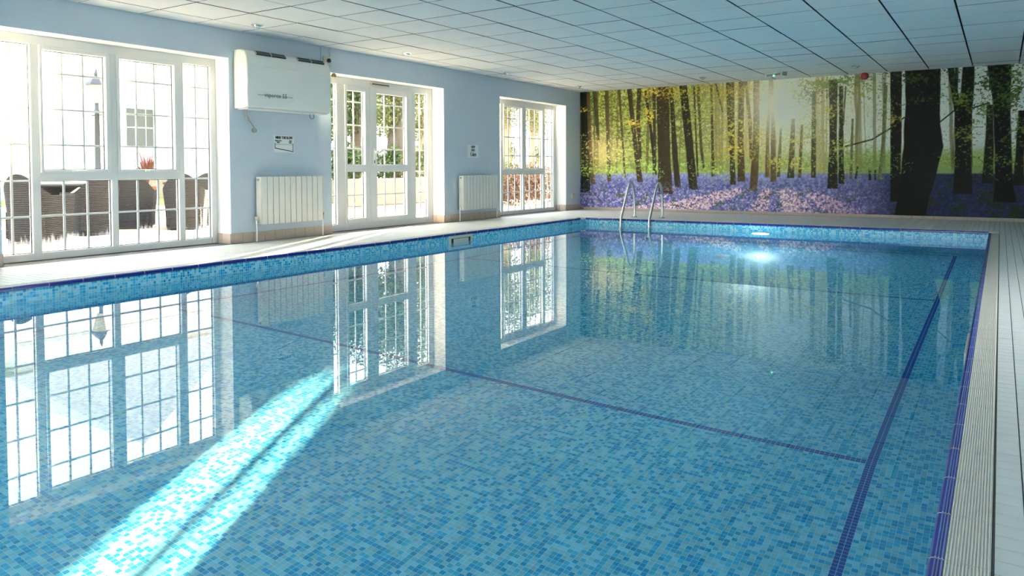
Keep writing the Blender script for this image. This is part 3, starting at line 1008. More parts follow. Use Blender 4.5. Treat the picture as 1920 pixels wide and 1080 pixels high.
    T = [([A(45, 255, 44), A(52, 560, 42), A(52, 800, 52)], (40, 42, 24)), ([A(66, 260, 20), A(76, 560, 20), A(92, 755, 22)], tan),
         ([A(100, 262, 22), A(120, 520, 16)], (84, 80, 40)), ([A(165, 255, 20), A(178, 740, 18)], (96, 86, 44)),
         ([A(232, 262, 12), A(262, 720, 10)], (96, 88, 44)),
         ([A(285, 250, 24), A(312, 500, 22), A(342, 742, 30)], brown), ([A(338, 250, 22), A(332, 420, 20), A(345, 620, 16)], brown),
         ([A(372, 270, 12), A(402, 480, 16), A(424, 705, 16)], dk), ([A(418, 255, 14), A(420, 700, 18)], brown),
         ([A(463, 235, 68), A(466, 420, 66), A(472, 640, 66), A(478, 805, 78)], (66, 54, 32)),
         ([A(508, 255, 22), A(518, 420, 24), A(530, 620, 28), A(544, 770, 34)], (56, 50, 30)),
         ([A(572, 235, 40), A(592, 420, 42), A(612, 620, 42), A(626, 782, 48)], (44, 38, 22)),
         ([A(630, 250, 8), A(650, 715, 9)], brown), ([A(652, 240, 14), A(668, 560, 14), A(682, 670, 10)], (98, 90, 48)),
         ([A(722, 240, 12), A(732, 715, 16)], (88, 80, 40)), ([A(745, 215, 9), A(782, 370, 7)], brown),
         ([A(822, 212, 42), A(826, 390, 40), A(832, 600, 26), A(838, 757, 30)], (64, 54, 28)),
         ([A(884, 205, 30), A(878, 520, 30), A(882, 740, 42)], (86, 68, 36)),
         ([A(905, 205, 14), A(926, 400, 20), A(936, 620, 18)], (110, 80, 42)),
         ([A(962, 200, 32), A(962, 420, 32), A(958, 590, 36), A(946, 790, 42)], (104, 80, 44)),
         ([A(1036, 195, 14), A(1022, 500, 18), A(1020, 718, 22)], (132, 104, 58)), ([A(1046, 195, 14), A(1052, 500, 24), A(1052, 742, 30)], (108, 88, 46)),
         ([A(1092, 470, 14), A(1080, 716, 16)], (112, 92, 48)), ([A(1158, 420, 22), A(1152, 560, 26), A(1144, 722, 38)], (70, 60, 32)),
         ([B(18, 400, 16), B(8, 682, 20)], (72, 62, 32)), ([B(64, 430, 12), B(52, 684, 16)], (84, 72, 38)), ([B(125, 262, 20), B(122, 684, 24)], (64, 56, 30)),
         ([B(222, 205, 42), B(222, 520, 38), B(218, 738, 50)], (40, 36, 20)), ([B(262, 235, 20), B(262, 520, 22), B(264, 714, 30)], (46, 42, 24)), ([B(285, 235, 8), B(272, 420, 7)], (60, 56, 30)),
         ([B(320, 400, 10), B(312, 690, 14)], (120, 120, 74)), ([B(488, 230, 16), B(478, 480, 20), B(455, 696, 16)], (130, 134, 84)),
         ([B(345, 640, 8), B(335, 690, 8)], dk), ([B(408, 650, 10), B(408, 695, 14)], dk), ([B(435, 660, 8), B(435, 695, 8)], dk),
         ([B(540, 130, 60), B(540, 420, 54), B(536, 805, 50)], (26, 25, 16)),
         ([B(815, 120, 34), B(838, 260, 36), B(858, 350, 50)], (30, 30, 18)), ([B(845, 120, 14), B(846, 230, 12)], (30, 30, 18)), ([B(908, 115, 60), B(900, 260, 62), B(890, 360, 70)], (26, 26, 16)),
         ([B(880, 330, 90), B(880, 520, 84), B(878, 680, 88), B(878, 765, 104)], (28, 27, 17)),
         ([B(1015, 330, 34), B(1012, 520, 44), B(1002, 712, 54)], (42, 44, 24)),
         ([B(1062, 110, 120), B(1074, 300, 90), B(1082, 560, 84), B(1086, 740, 92), B(1090, 805, 118)], (20, 20, 13)),
         ([B(1180, 360, 44), B(1166, 560, 44), B(1158, 722, 54)], (34, 34, 20)),
         ([B(1290, 110, 90), B(1300, 760, 110)], (24, 24, 15)), ([B(1460, 110, 60), B(1450, 720, 70)], (30, 28, 18)), ([B(1600, 110, 80), B(1600, 780, 100)], (26, 26, 16))]
    for k, (pts, c) in enumerate(T):
        trunk(pts, c, seed=k)
    trunk([B(675, 100, 182), B(676, 300, 172), B(672, 420, 182), B(679, 530, 198), B(664, 600, 190), B(652, 680, 176), B(628, 780, 160), B(610, 876, 160)], (18, 17, 11), seed=77)
    # branches
    for (a_, b2) in (((B(580, 380, 0)), B(510, 435, 0)), (B(510, 435, 0), B(420, 490, 0)), (B(420, 490, 0), B(285, 525, 0)), (B(765, 400, 0), B(840, 340, 0)), (B(900, 340, 0), B(1010, 305, 0))):
        (ua, va), (ub, vb) = uv(a_[0], a_[1]), uv(b2[0], b2[1])
        t = np.clip((U - ua) / (ub - ua + 1e-9), 0, 1)
        dd = np.hypot((U - (ua + (ub - ua) * t)) * asp, V - (va + (vb - va) * t))
        img = mix(img, (40, 36, 22), sst(.0075, .003, dd))

    # flowers in front of the trunk feet
    foot = sst(ur + .01, ur - .02, U) * sst(.30, .24, V) * sst(.5, .62, fine + .25 * (n3 - .5)) * sst(.30, .05, V + .0)
    img = img * (1 - .8 * foot[..., None]) + gcol * .8 * foot[..., None]
    # leaf sprays in front of the trunks
    def spray(px, py, rx, ry, col, dens, seed, hi=None):
        nonlocal img
        u0, v0 = uv(px, py); u1, _ = uv(px + rx, py); _, v1 = uv(px, py - ry)
        q = ((U - u0) / (u1 - u0)) ** 2 + ((V - v0) / (v1 - v0)) ** 2
        fall = np.exp(-q * 1.2)
        m_ = vnoise(MW, MH, 230 + 9 * (seed % 5), 84, 500 + seed, 3, .75)
        th = .70 - dens * .9 * fall
        a = sst(th, th + .06, m_) * (q < 3.2)
        img = mix(img, col, a * .88)
        if hi: img = mix(img, hi, sst(th + .12, th + .22, m_) * (q < 3.2) * .6)
    yel, yg, gr, dg = (196, 172, 70), (150, 160, 60), (86, 104, 34), (44, 58, 22)
    S = [(1222, 172, 24, 12, yel, .3), (1215, 218, 16, 16, yel, .3), (1185, 232, 18, 9, yel, .28), (1262, 172, 10, 22, yel, .28), (1093, 208, 8, 5, yel, .35),
         (1140, 290, 50, 30, (214, 206, 120), .24), (1105, 318, 40, 10, (170, 196, 96), .28), (1150, 320, 40, 10, (160, 190, 92), .28), (1222, 318, 14, 14, (150, 182, 84), .3), (1340, 318, 34, 16, (150, 180, 84), .27),
         (1380, 245, 40, 42, (176, 164, 50), .27), (1372, 282, 34, 18, (200, 176, 58), .28), (1330, 200, 60, 40, (140, 146, 52), .22), (1300, 170, 60, 14, (150, 140, 50), .25), (1400, 170, 40, 20, (150, 132, 44), .25), (1425, 258, 18, 26, (172, 152, 52), .25),
         (1360, 175, 30, 14, (160, 142, 40), .25), (1460, 305, 22, 12, (196, 180, 70), .3), (1495, 305, 26, 16, (186, 182, 84), .28), (1520, 240, 40, 50, (160, 152, 60), .2), (1490, 262, 30, 16, (176, 160, 60), .25),
         (1530, 158, 60, 14, gr, .32), (1505, 180, 50, 12, dg, .3), (1590, 152, 50, 12, gr, .3), (1620, 170, 40, 18, (128, 130, 56), .26), (1560, 205, 24, 18, (168, 156, 64), .26), (1572, 275, 26, 14, (160, 158, 70), .28),
         (1600, 300, 50, 26, (128, 142, 66), .24), (1640, 310, 40, 16, (110, 128, 58), .25), (1660, 210, 20, 30, (130, 130, 56), .22), (1672, 225, 18, 8, (150, 140, 56), .3),
         (1710, 145, 40, 16, dg, .36), (1722, 190, 26, 10, (40, 52, 22), .3), (1785, 140, 24, 20, dg, .3), (1800, 185, 34, 20, gr, .3), (1810, 255, 26, 20, (120, 116, 46), .28), (1775, 300, 16, 14, (128, 132, 56), .26),
         (1860, 150, 34, 34, dg, .36), (1888, 185, 34, 26, (60, 78, 30), .32), (1840, 215, 26, 24, (92, 104, 40), .26), (1905, 150, 26, 40, (70, 88, 34), .3), (1870, 300, 40, 24, (84, 100, 44), .24), (1910, 250, 24, 30, (84, 98, 42), .28),
         (1960, 180, 50, 50, dg, .3), (2040, 200, 60, 50, gr, .26)]
    for k, s_ in enumerate(S):
        spray(*s_, k, hi=tuple(min(255, int(c * 1.3 + 14)) for c in s_[4]))
    # soft sun bloom printed over the middle trunks
    img = mix(img, (255, 252, 236), np.exp(-(d / .26) ** 2) * .9)
    img = mix(img, (255, 236, 180), np.exp(-(d / .5) ** 2) * .25)
    img = mix(img, (236, 206, 140), np.exp(-(dl / .12) ** 2) * .35)  # same left-end window glare, painted over the trunks
    img = np.clip(img * (1.06 + .1 * fine[..., None]), 0, 1)
    return np.where(img <= .04045, img / 12.92, ((img + .055) / 1.055) ** 2.4)


mm, nt, b = new_mat('printed_mural')
at = N(nt, 'ShaderNodeVertexColor'); at.layer_name = 'print'
nt.links.new(at.outputs[0], b.inputs['Base Color'])
b.inputs['Roughness'].default_value = .55
b.inputs['Specular IOR Level'].default_value = .25
cols = paint_mural()
xs = np.linspace(MX0, MX1, MW); zz = np.linspace(MZ0, MZ1, MH)
gx, gz = np.meshgrid(xs, zz)
V = np.stack([gx.ravel(), np.full(MW * MH, YF - .0025), gz.ravel()], 1)
idx = np.arange(MW * MH).reshape(MH, MW)
Q = np.stack([idx[:-1, :-1], idx[:-1, 1:], idx[1:, 1:], idx[1:, :-1]], -1).reshape(-1, 4)
me = fast_mesh('mural', V, Q, mm)
ca = me.color_attributes.new('print', 'FLOAT_COLOR', 'POINT')
ca.data.foreach_set('color', np.concatenate([cols.reshape(-1, 3), np.ones((MW * MH, 1))], 1).astype(np.float32).ravel())
mural = link(bpy.data.objects.new('mural', me))
tag(mural, 'woodland mural of dark tree trunks and purple bluebells filling the end wall', 'mural')

# ================================================================ FITTINGS ON THE LEFT WALL
RYZ = (math.pi / 2, 0, math.pi / 2)      # text standing on the left wall, facing the room


def radiator(y0, y1, z0, z1, nf, label):
    t = empty('radiator', (WX + .014, (y0 + y1) / 2, 0), label=label, cat='radiator', group='panel radiators under the signs')
    h = (y1 - y0) / 2
    st = (y1 - y0) / nf
    fin = MB().box(.095, .120, -st / 2 + .0045, st / 2 - .0045, z0, z1, c=.006).box(.062, .098, -.008, .008, z0 + .02, z1 - .01).mesh('fin', MAT['rad'])
    for k in range(nf):
        place('fin', fin, (0, -h + (k + .5) * st, 0), t)
    MB().box(.030, .062, -h, h, z0 + .01, z1 - .005, c=.004).build('back_panel', MAT['rad'], t)
    MB().box(.028, .118, -h - .004, -h, z0 + .004, z1 - .002, c=.002).build('end_cap', MAT['rad'], t)
    MB().box(.028, .118, h, h + .004, z0 + .004, z1 - .002, c=.002).build('end_cap', MAT['rad'], t)
    for s in (-1, 1): MB().box(-.013, .03, s * (h - .135) - .015, s * (h - .135) + .015, z0 + .05, z1 - .05).build('bracket', MAT['rad'], t)
    MB().lathe([(.014, 0), (.014, .012), (.009, .016)], 14, (.075, -h - .020, z1 - .035), 'y').build('air_valve', MAT['grey'], t)
    for s in (-1, 1):
        v = MB().tube([(.072, s * (h - .01), z0 + .03), (.072, s * (h + .03), z0 + .03)], .010, 10, 0)
        v.lathe([(.016, -.02), (.016, .03), (.012, .034)], 14, (.072, s * (h + .036), z0 + .03))
        vo = v.build('valve', MAT['chrome'], t, True)
        if s < 0: MB().lathe([(.017, 0), (.020, .01), (.020, .045), (.015, .05)], 14, (.072, -h - .036, z0 + .05)).build('knob', MAT['cream'], vo, True)
        else: MB().lathe([(.014, 0), (.017, .008), (.017, .03), (.012, .034)], 14, (.072, h + .036, z0 + .065)).build('knob', MAT['black'], vo, True)
        MB().tube([(.072, s * (h + .036), z0 + .01), (.072, s * (h + .036), .008)], .010, 10).build('pipe', MAT['white'], t, True)
    return t


radiator(5.80, 6.75, .205, .770, 11, 'white ribbed radiator on the blue wall below the sloping pool sign')
radiator(9.75, 10.74, .180, .745, 11, 'white ribbed radiator below the deep end sign')

# wall-mounted air unit
t = empty('dehumidifier', (WX + .012, 6.17, 1.56), label='large white wall-mounted dehumidifier with louvred top beside the first window', cat='dehumidifier')
hw, D = .632, .235
pr_ = [(0, 0), (D - .05, .0), (D - .012, .012), (D, .035), (D, .46), (D - .008, .56), (D - .03, .625), (D - .06, .655), (D - .11, .668), (0, .668)]
bm = bmesh.new()
ring_a = [bm.verts.new((a, -hw, z)) for a, z in pr_]; ring_b = [bm.verts.new((a, hw, z)) for a, z in pr_]
bm.faces.new(ring_a[::-1]); bm.faces.new(ring_b)
for k in range(len(pr_)): bm.faces.new((ring_a[k], ring_a[(k + 1) % len(pr_)], ring_b[(k + 1) % len(pr_)], ring_b[k]))
bmesh.ops.recalc_face_normals(bm, faces=bm.faces[:])
ed = [e for e in bm.edges if abs(e.verts[0].co.y - e.verts[1].co.y) < 1e-6 and min(e.verts[0].co.x, e.verts[1].co.x) > .01]
bmesh.ops.bevel(bm, geom=ed, offset=.022, segments=3, profile=.6, affect='EDGES')
me = bpy.data.meshes.new('casing'); bm.to_mesh(me); bm.free()
me.materials.append(MAT['heater'])
me.polygons.foreach_set('use_smooth', [True] * len(me.polygons)); me.set_sharp_from_angle(angle=math.radians(35))
body = link(bpy.data.objects.new('casing', me), t)
MB().box(D - .001, D + .003, -hw + .02, hw - .02, .478, .486, c=.001).build('seam', MAT['heater'], body)
for a, b_ in ((-.49, -.06), (.12, .545)):
    g = empty('louvre'); g.parent = t
    gm = MB().prism([(D - .060, .630), (D - .024, .612), (D - .016, .632), (D - .055, .664)], a, b_, 'y')
    gm.build('grille_recess', MAT['black'], g)
    for k in range(2):
        zc = .628 + k * .014; xc = D - .020 - k * .014
        MB().box(xc - .010, xc + .004, a, b_, zc, zc + .003).build('slat', MAT['grey'], g)
    for k in range(3):
        yy = a + (b_ - a) * k / 2
        MB().prism([(D - .060, .628), (D - .024, .610), (D - .013, .633), (D - .053, .667)], yy - .004, yy + .004, 'y').build('rib', MAT['cream'], g)
MB().box(.02, D - .03, -hw + .03, hw - .03, -.012, .001, c=.004).build('drip_tray', MAT['white'], t)
MB().box(D - .0005, D + .0012, -.52, .04, .112, .208, c=.0005).build('badge_plate', MAT['heater'], t)
text_mesh('lettering', 'vaporex 55', .072, MAT['greyink'], t, (D + .0018, -.235, .160), RYZ, bold=.0010)
MB().box(D + .001, D + .002, -.49, .012, .152, .158).build('lettering_rule', MAT['greyink'], t)
tag(MB().tube([(WX + .05, 5.66, 1.552), (WX + .05, 5.665, 1.50), (WX + .045, 5.70, 1.44), (WX + .04, 5.79, 1.33)], .008, 8).lathe([(.016, -.02), (.018, .02), (.012, .03)], 12, (WX + .045, 5.69, 1.44)).lathe([(.008, 0), (.026, .004), (.026, .035), (.010, .04)], 14, (WX, 5.80, 1.315), 'x').build('drain_pipe', MAT['grey'], None, True),
    'short grey drain pipe hanging below the left end of the wall unit', 'pipe')
pts = [(WX + .16, 6.56 + .035 * math.sin(a), 1.52 + .035 * math.cos(a)) for a in np.linspace(0, 5.4, 16)]
tag(MB().tube([(WX + .16, 6.55, 1.558), (WX + .16, 6.555, 1.556)] + pts, .0035, 6).build('cable_loop', MAT['black'], None, True), 'small loop of thin black cable under the right end of the wall unit', 'cable')
for y_, lb in ((6.865, 'left of two slim blue conduits rising above the wall unit'), (7.016, 'right of two slim blue conduits rising above the wall unit')):
    tag(MB().box(WX, WX + .022, y_ - .010, y_ + .010, 2.20, CZ + .002, c=.003).build('conduit', MAT['wall'], None), lb, 'conduit')
sk = empty('switch_box', (WX, 6.94, 2.275), label='grey isolator switch box between the conduits above the wall unit', cat='switch')
MB().box(0, .045, -.06, .06, -.05, .05, c=.006).build('box', MAT['cream'], sk)
MB().lathe([(.028, 0), (.028, .02), (.018, .024)], 18, (.045, .015, -.005), 'x').build('dial', MAT['black'], sk, True)
tag(MB().lathe([(.012, 0), (.012, .02), (.03, .028), (.033, .05), (.02, .066)], 18, (WX, 7.05, 2.085), 'x').build('knob', MAT['brass'], None, True), 'round brass knob at the corner of the french door opening', 'knob')

# signs
t = empty('slope_sign', (WX, 6.25, 1.17), label='white sign reading MIND THE SLOPE above the first radiator', cat='sign')
MB().box(0, .004, -.155, .155, -.105, .102, c=.001).build('plate', MAT['sign'], t)
text_mesh('lettering', 'MIND THE SLOPE', .042, MAT['ink'], t, (.0045, 0, .074), RYZ, bold=.0022, xs=.80)
for yy, s_ in ((-.088, 'SHALLOW\nEND'), (.098, 'DEEP\nEND')):
    text_mesh('lettering', s_, .021, MAT['ink'], t, (.0045, yy, .0250), RYZ, bold=.0012)
lm = MB().box(.004, .0052, -.142, -.134, -.055, .010).box(.004, .0052, .134, .142, -.095, .010).box(.004, .005, -.138, .138, -.008, -.005)
lm.add([(.0052, -.142, -.059), (.0052, .142, -.099), (.0052, .142, -.089), (.0052, -.142, -.049)], [(0, 1, 2, 3)])
lm.build('pool_profile_drawing', MAT['ink'], t, fix=False)
t = empty('depth_sign', (WX, 10.195, 1.15), label='small white sign reading DEEP END 1.6m above the far radiator', cat='sign')
MB().box(0, .004, -.155, .155, -.105, .105, c=.001).build('plate', MAT['sign'], t)
text_mesh('lettering', 'DEEP', .050, MAT['ink'], t, (.0045, 0, .070), RYZ, bold=.0018)
text_mesh('lettering', 'END', .050, MAT['ink'], t, (.0045, 0, .016), RYZ, bold=.0018)
text_mesh('lettering', '1.6m', .088, MAT['ink'], t, (.0045, 0, -.055), RYZ, bold=.003)
t = empty('wall_socket', (WX, 13.65, .285), label='small cream socket box low on the wall beside the mural', cat='socket')
MB().box(0, .03, -.045, .045, -.055, .055, c=.005).build('box', MAT['cream'], t)
MB().box(.028, .036, -.04, .04, .035, .052, c=.003).build('flap', MAT['grey'], t)

# ================================================================ CEILING FITTINGS
spots = [(-6.915, 5.47, 'nearest ceiling downlight of the row beside the window wall'), (-6.90, 7.93, 'second ceiling downlight of the row along the window wall'),
         (-6.92, 10.465, 'third ceiling downlight of the row along the window wall'), (-6.92, 12.96, 'ceiling downlight in the corner between window wall and mural'),
         (-4.44, 12.96, 'ceiling downlight above the ladder in front of the mural'), (-1.947, 12.90, 'ceiling downlight nearest the red alarm sounder')]
ring_me = MB().lathe([(.062, .004), (.066, 0), (.066, -.004), (.052, -.010), (.050, -.006), (.048, .0)], 24).mesh('rim', MAT['chrome'], True)
lens_me = MB().lathe([(.048, 0), (.044, -.016), (.032, -.030), (.014, -.036), (.002, -.037)], 24).mesh('lens', MAT['chrome'], True)
for x_, y_, lb in spots:
    t = empty('downlight', (x_, y_, CZ - .002), label=lb, cat='downlight', group='chrome ceiling downlights')
    place('rim', ring_me, (0, 0, 0), t); place('lens', lens_me, (0, 0, 0), t)
t = empty('exit_light', (-3.22, 13.09, CZ), math.radians(-28), label='slim white emergency light with green indicator on the ceiling before the mural', cat='light')
MB().box(-.20, .20, -.04, .04, -.055, 0, c=.012).build('body', MAT['white'], t)
MB().box(-.17, .14, -.046, .0, -.050, -.012, c=.01).build('diffuser', MAT['lampglass'], t)
MB().lathe([(.001, -.012), (.010, -.008), (.012, 0)], 14, (0, -.045, -.045), 'y').build('indicator', MAT['led'], t)
MB().box(.165, .20, -.043, .043, -.06, 0, c=.006).build('end_cap', MAT['grey'], t)
t = empty('alarm_sounder', (-1.965, YF, 2.405), label='round red fire alarm sounder on the top edge of the mural', cat='alarm')
MB().lathe([(.062, -.003), (.062, -.03), (.058, -.038)], 28, (0, 0, 0), 'y').build('base', MAT['red'], t, True)
MB().lathe([(.052, -.038), (.056, -.075), (.050, -.092), (.030, -.098), (.002, -.099)], 28, (0, 0, 0), 'y').build('horn', MAT['red'], t, True)

# ================================================================ POOL FITTINGS
t = empty('pool_ladder', (-5.10, 11.8, 0), label='stainless steel pool ladder with two hooped handrails', cat='ladder')


def smooth_path(ctrl, n=8):
    out = []
    c = [Vector(p) for p in ctrl]
    for i in range(len(c) - 1):
        p0, p1, p2, p3 = c[max(i - 1, 0)], c[i], c[i + 1], c[min(i + 2, len(c) - 1)]
        for k in range(n):
            s_ = k / n
            out.append(.5 * ((2 * p1) + (-p0 + p2) * s_ + (2 * p0 - 5 * p1 + 4 * p2 - p3) * s_ ** 2 + (-p0 + 3 * p1 - 3 * p2 + p3) * s_ ** 3))
    out.append(c[-1])
    return out


for xx in (-.255, .255):
    path = [(xx, .30, 0), (xx, .30, .2), (xx, .285, .40), (xx, .25, .52), (xx, .185, .595), (xx, .10, .59), (xx, .03, .50), (xx, -.10, .28), (xx, -.23, .06), (xx, -.275, -.06), (xx, -.285, -.2), (xx, -.285, -.6), (xx, -.285, -1.05)]
    MB().tube(smooth_path(path, 5), .0205, 14).build('rail', MAT['steel'], t, True)
    MB().lathe([(.055, 0.004), (.055, .010), (.030, .016), (.024, .03)], 24, (xx, .30, 0)).build('flange', MAT['steel'], t, True)
for k in range(3):
    MB().box(-.245, .245, -.335, -.255, -.42 - k * .28, -.395 - k * .28, c=.008).build('tread', MAT['steel'], t)


def skimmer(loc, rz, label):
    t = empty('skimmer', loc, rz, label=label, cat='skimmer', group='wall skimmers')
    a, z0, z1 = .26, -.205, -.025
    fr_ = MB()
    fr_.box(-.002, .012, -a, a, z1 - .035, z1, c=.004).box(-.002, .012, -a, a, z0, z0 + .035, c=.004)
    fr_.box(-.002, .012, -a, -a + .045, z0 + .03, z1 - .03, c=.004).box(-.002, .012, a - .045, a, z0 + .03, z1 - .03, c=.004)
    fr_.build('frame', MAT['cream'], t)
    MB().box(-.001, .001, -a + .04, a - .04, z0 + .03, z1 - .03).build('throat', MAT['black'], t)
    MB().box(.001, .006, -a + .10, a - .09, z0 + .05, z1 - .042, c=.002).build('weir_flap', MAT['cream'], t)
    return t


skimmer((PX0 + .001, 7.99, 0), 0, 'cream skimmer inlet at the waterline of the window side')
skimmer((PX1 - .001, 4.35, 0), math.pi, 'cream skimmer inlet at the waterline near the ribbed coping')


MAT['poollampfar'] = emission('pool_lamp_lens_bright', (.75, .96, 1.0, 1), 210.0)


def pool_lamp(loc, rz, label, mat='poollamp'):
    t = empty('pool_lamp', loc, rz, label=label, cat='lamp', group='underwater pool lamps')
    MB().lathe([(.150, 0), (.150, .010), (.138, .018), (.125, .018), (.122, .006)], 32, axis='y').build('rim', MAT['steel'], t, True)
    MB().lathe([(.122, .008), (.110, .016), (.070, .024), (.002, .028)], 32, axis='y').build('lens', MAT[mat], t, True)
    return t


pool_lamp((-3.05, PY1 - .001, -.44), math.pi, 'glowing underwater lamp in the end wall below the mural', 'poollampfar')
for x_, lb in ((-1.3, 'right'), (-3.1, 'middle'), (-4.9, 'left')):  # added lamps, unseen, that brighten the pool from the near end
    pool_lamp((x_, PY0 + .001, -.55), 0, lb + ' underwater lamp in the shallow end wall behind the viewer')
# depth figures set into the tile band near the corner
dm = empty('depth_marker', (PX0 + .001, 11.02, -.055), label='dark tiled depth figure on the waterline band near the corner', cat='marking')
text_mesh('figures', '1.6', .10, MAT['ink'], dm, (.0006, 0, 0), RYZ, bold=.003, depth=.0004)
tag(MB().lathe([(.002, .010), (.085, .010), (.10, .004), (.10, 0)], 28, (-3.12, 9.93, -1.75)).build('floor_drain', MAT['cream'], None, True), 'round pale drain cover on the deep end floor', 'drain')

# ================================================================ OUTSIDE THE WINDOWS
GZ = -.06
tag(MB().box(-70, WOUT, -30, 80, -.4, GZ).box(WOUT, 20, -30, YB - .31, -.4, GZ).box(RX + .31, 20, YB - .31, 30, -.4, GZ).build('terrace', MAT['paving']), 'pale paved terrace outside the windows', 'terrace', kind='structure')
tag(MB().box(-70, -15.3, -30, 14.5, GZ - .02, GZ + .012).build('lawn', MAT['lawn']), 'sunlit lawn beyond the terrace', 'lawn', kind='stuff')


def leaves(centre, radii, n_, size, seed, flat=0.0):
    r = np.random.default_rng(seed)
    d = r.normal(size=(n_, 3)); d /= np.linalg.norm(d, axis=1)[:, None]
    rad = r.random(n_) ** (1 / 2.2)
    c = np.array(centre) + d * rad[:, None] * np.array(radii)
    a = r.normal(size=(n_, 3)); a /= np.linalg.norm(a, axis=1)[:, None]
    b_ = np.cross(a, r.normal(size=(n_, 3))); b_ /= np.linalg.norm(b_, axis=1)[:, None]
    s1 = size * r.uniform(.6, 1.4, n_)[:, None]; s2 = s1 * .5
    return np.stack([c - a * s1, c + b_ * s2, c + a * s1, c - b_ * s2], 1).reshape(-1, 3)


def foliage(name, parts, mat, parent):
    V_ = np.concatenate(parts)
    V_[:, 2] = np.maximum(V_[:, 2], .003)
    return link(bpy.data.objects.new(name, fast_mesh(name, V_, np.arange(len(V_)).reshape(-1, 4), mat)), parent)


def plant(name, loc, blobs, mat, label, cat, group=None, trunk=None, bark='bark', leaf=.07, dens=1.0, seed=0):
    t = empty(name, loc, label=label, cat=cat, group=group)
    foliage('foliage', [leaves(c, r_, int(dens * 900 * r_[0] * r_[2] * 3 + 60), leaf, seed * 31 + k) for k, (c, r_) in enumerate(blobs)], mat, t)
    if trunk:
        MB().tube([p[:3] for p in trunk], [p[3] for p in trunk], 12).build('trunk', MAT[bark], t, True)
    return t


def at_x(px, X):
    p = on_x(px, 312, X); return (X, float(p[1]), GZ)


# low sandstone bank and planting seen through the french doors
w = MB().box(-13.6, -13.2, 13.2, 19.6, GZ, .62, c=.03).build('garden_wall', MAT['sandwall'])
tag(w, 'low sandstone wall with shrubs above, seen through the french doors', 'wall')
tag(MB().box(-40, -13.6, 14.5, 22, GZ - .01, .58).build('planting_bed', MAT['sandwall']), 'raised earth bed behind the low garden wall', 'bed', kind='structure')
sh = [(634, -14.6, 'leaf', 'glossy green shrub at the left edge of the french doors', .62), (672, -15.4, 'leafy', 'yellow-green shrub behind the narrow door leaf', .60), (722, -14.3, 'leaf', 'low green shrub in front of the dark stump', .32), (774, -14.1, 'leafy', 'yellow-green shrub behind the wide door leaf', .5)]
for k, (px, X, m_, lb, r_) in enumerate(sh):
    x_, y_, _ = at_x(px, X)
    plant('shrub', (x_, y_, .58), [((0, 0, .35), (r_, r_, .5)), ((.15, .2, .6), (r_ * .6, r_ * .6, .4))], MAT[m_], lb, 'shrub', 'shrubs on the garden bank', [(0, 0, -.05, .03), (.02, 0, .4, .015)], leaf=.055, dens=1.6, seed=k + 1)
tr = [(664, -17.2, .19, 'bark', 'brown tree trunk behind the narrow door leaf'), (742, -15.2, .32, 'bark', 'broad dark tree trunk behind the wide door leaf'), (764, -19.6, .14, 'palebark', 'slim pale tree trunk at the right of the wide door leaf'), (790, -17.6, .2, 'palebark', 'pale tree trunk behind the right side light'), (630, -20.5, .16, 'bark', 'tree behind the left side light of the french doors')]
for k, (px, X, r_, bk, lb) in enumerate(tr):
    x_, y_, _ = at_x(px, X)
    plant('garden_tree', (x_, y_, .5), [((0, 0, 2.7), (1.0, 1.0, 1.1)), ((.1, .2, 3.5), (1.0, 1.0, 1.2)), ((-.2, -.2, 1.8), (.6, .6, .5))], MAT['leafy' if k % 2 else 'leaf'], lb, 'tree', 'trees beyond the french doors',
          [(0, 0, 0, r_ * 1.2), (.02, .03, .8, r_), (.08, .06, 2.0, r_ * .8), (.16, .1, 3.4, r_ * .4)], bk, leaf=.050, dens=1.5, seed=20 + k)
# shrubs and trees seen through the window beside the mural, then two unseen trees added as sun blockers
for k, (x_, y_, h_, m_, lb) in enumerate([(-10.1, 15.9, 1.0, 'leafr', 'russet bush nearest the bright window'), (-11.3, 16.6, 1.08, 'leafy', 'yellowing bush beside the russet one outside the bright window'), (-10.4, 18.3, 1.05, 'leafr', 'second russet bush outside the bright window'), (-12.3, 18.8, 1.0, 'leafr', 'far russet bush outside the bright window')]):
    plant('bush', (x_, y_, GZ), [((0, 0, h_ * .5), (.62, .62, h_ * .55)), ((.3, .2, h_ * .6), (.5, .5, h_ * .5))], MAT[m_], lb, 'bush', 'bushes outside the bright window', [(0, 0, 0, .03), (0, 0, h_ * .6, .015)], leaf=.034, dens=3.2, seed=50 + k)
for k, (px, X, r_, lb) in enumerate([(998, -19, .12, 'slim tree behind the middle of the bright window'), (948, -18, .22, 'tree at the left edge of the bright window'), (1010, -24, .1, 'far slim tree right of the bright window')]):
    x_, y_, _ = at_x(px, X)
    plant('garden_tree', (x_, y_, GZ), [((0, 0, 3.4), (.7, .7, 1.0)), ((.1, .2, 1.6), (.35, .35, .5)), ((0, .3, 5), (1.3, 1.3, 1.2))], MAT['leafy'], lb, 'tree', 'trees beyond the bright window',
          [(0, 0, 0, r_ * 1.2), (.03, 0, 2, r_), (.08, .05, 4.6, r_ * .5)], 'palebark', leaf=.05, dens=1.2, seed=70 + k)
plant('garden_tree', (-15.65, 30.7, GZ), [((0, 0, 3.95), (1.6, 1.6, 1.15)), ((.3, .4, 3.2), (1.1, 1.1, .9))], MAT['leaf'], 'round-headed tree far beyond the mural end of the hall', 'tree', 'trees beyond the bright window',  # added unseen crown that cuts off the low sun beyond the pool streaks
      [(0, 0, 0, .16), (.03, 0, 1.6, .12), (.05, .05, 3.6, .06)], 'bark', leaf=.11, dens=1.6, seed=91)
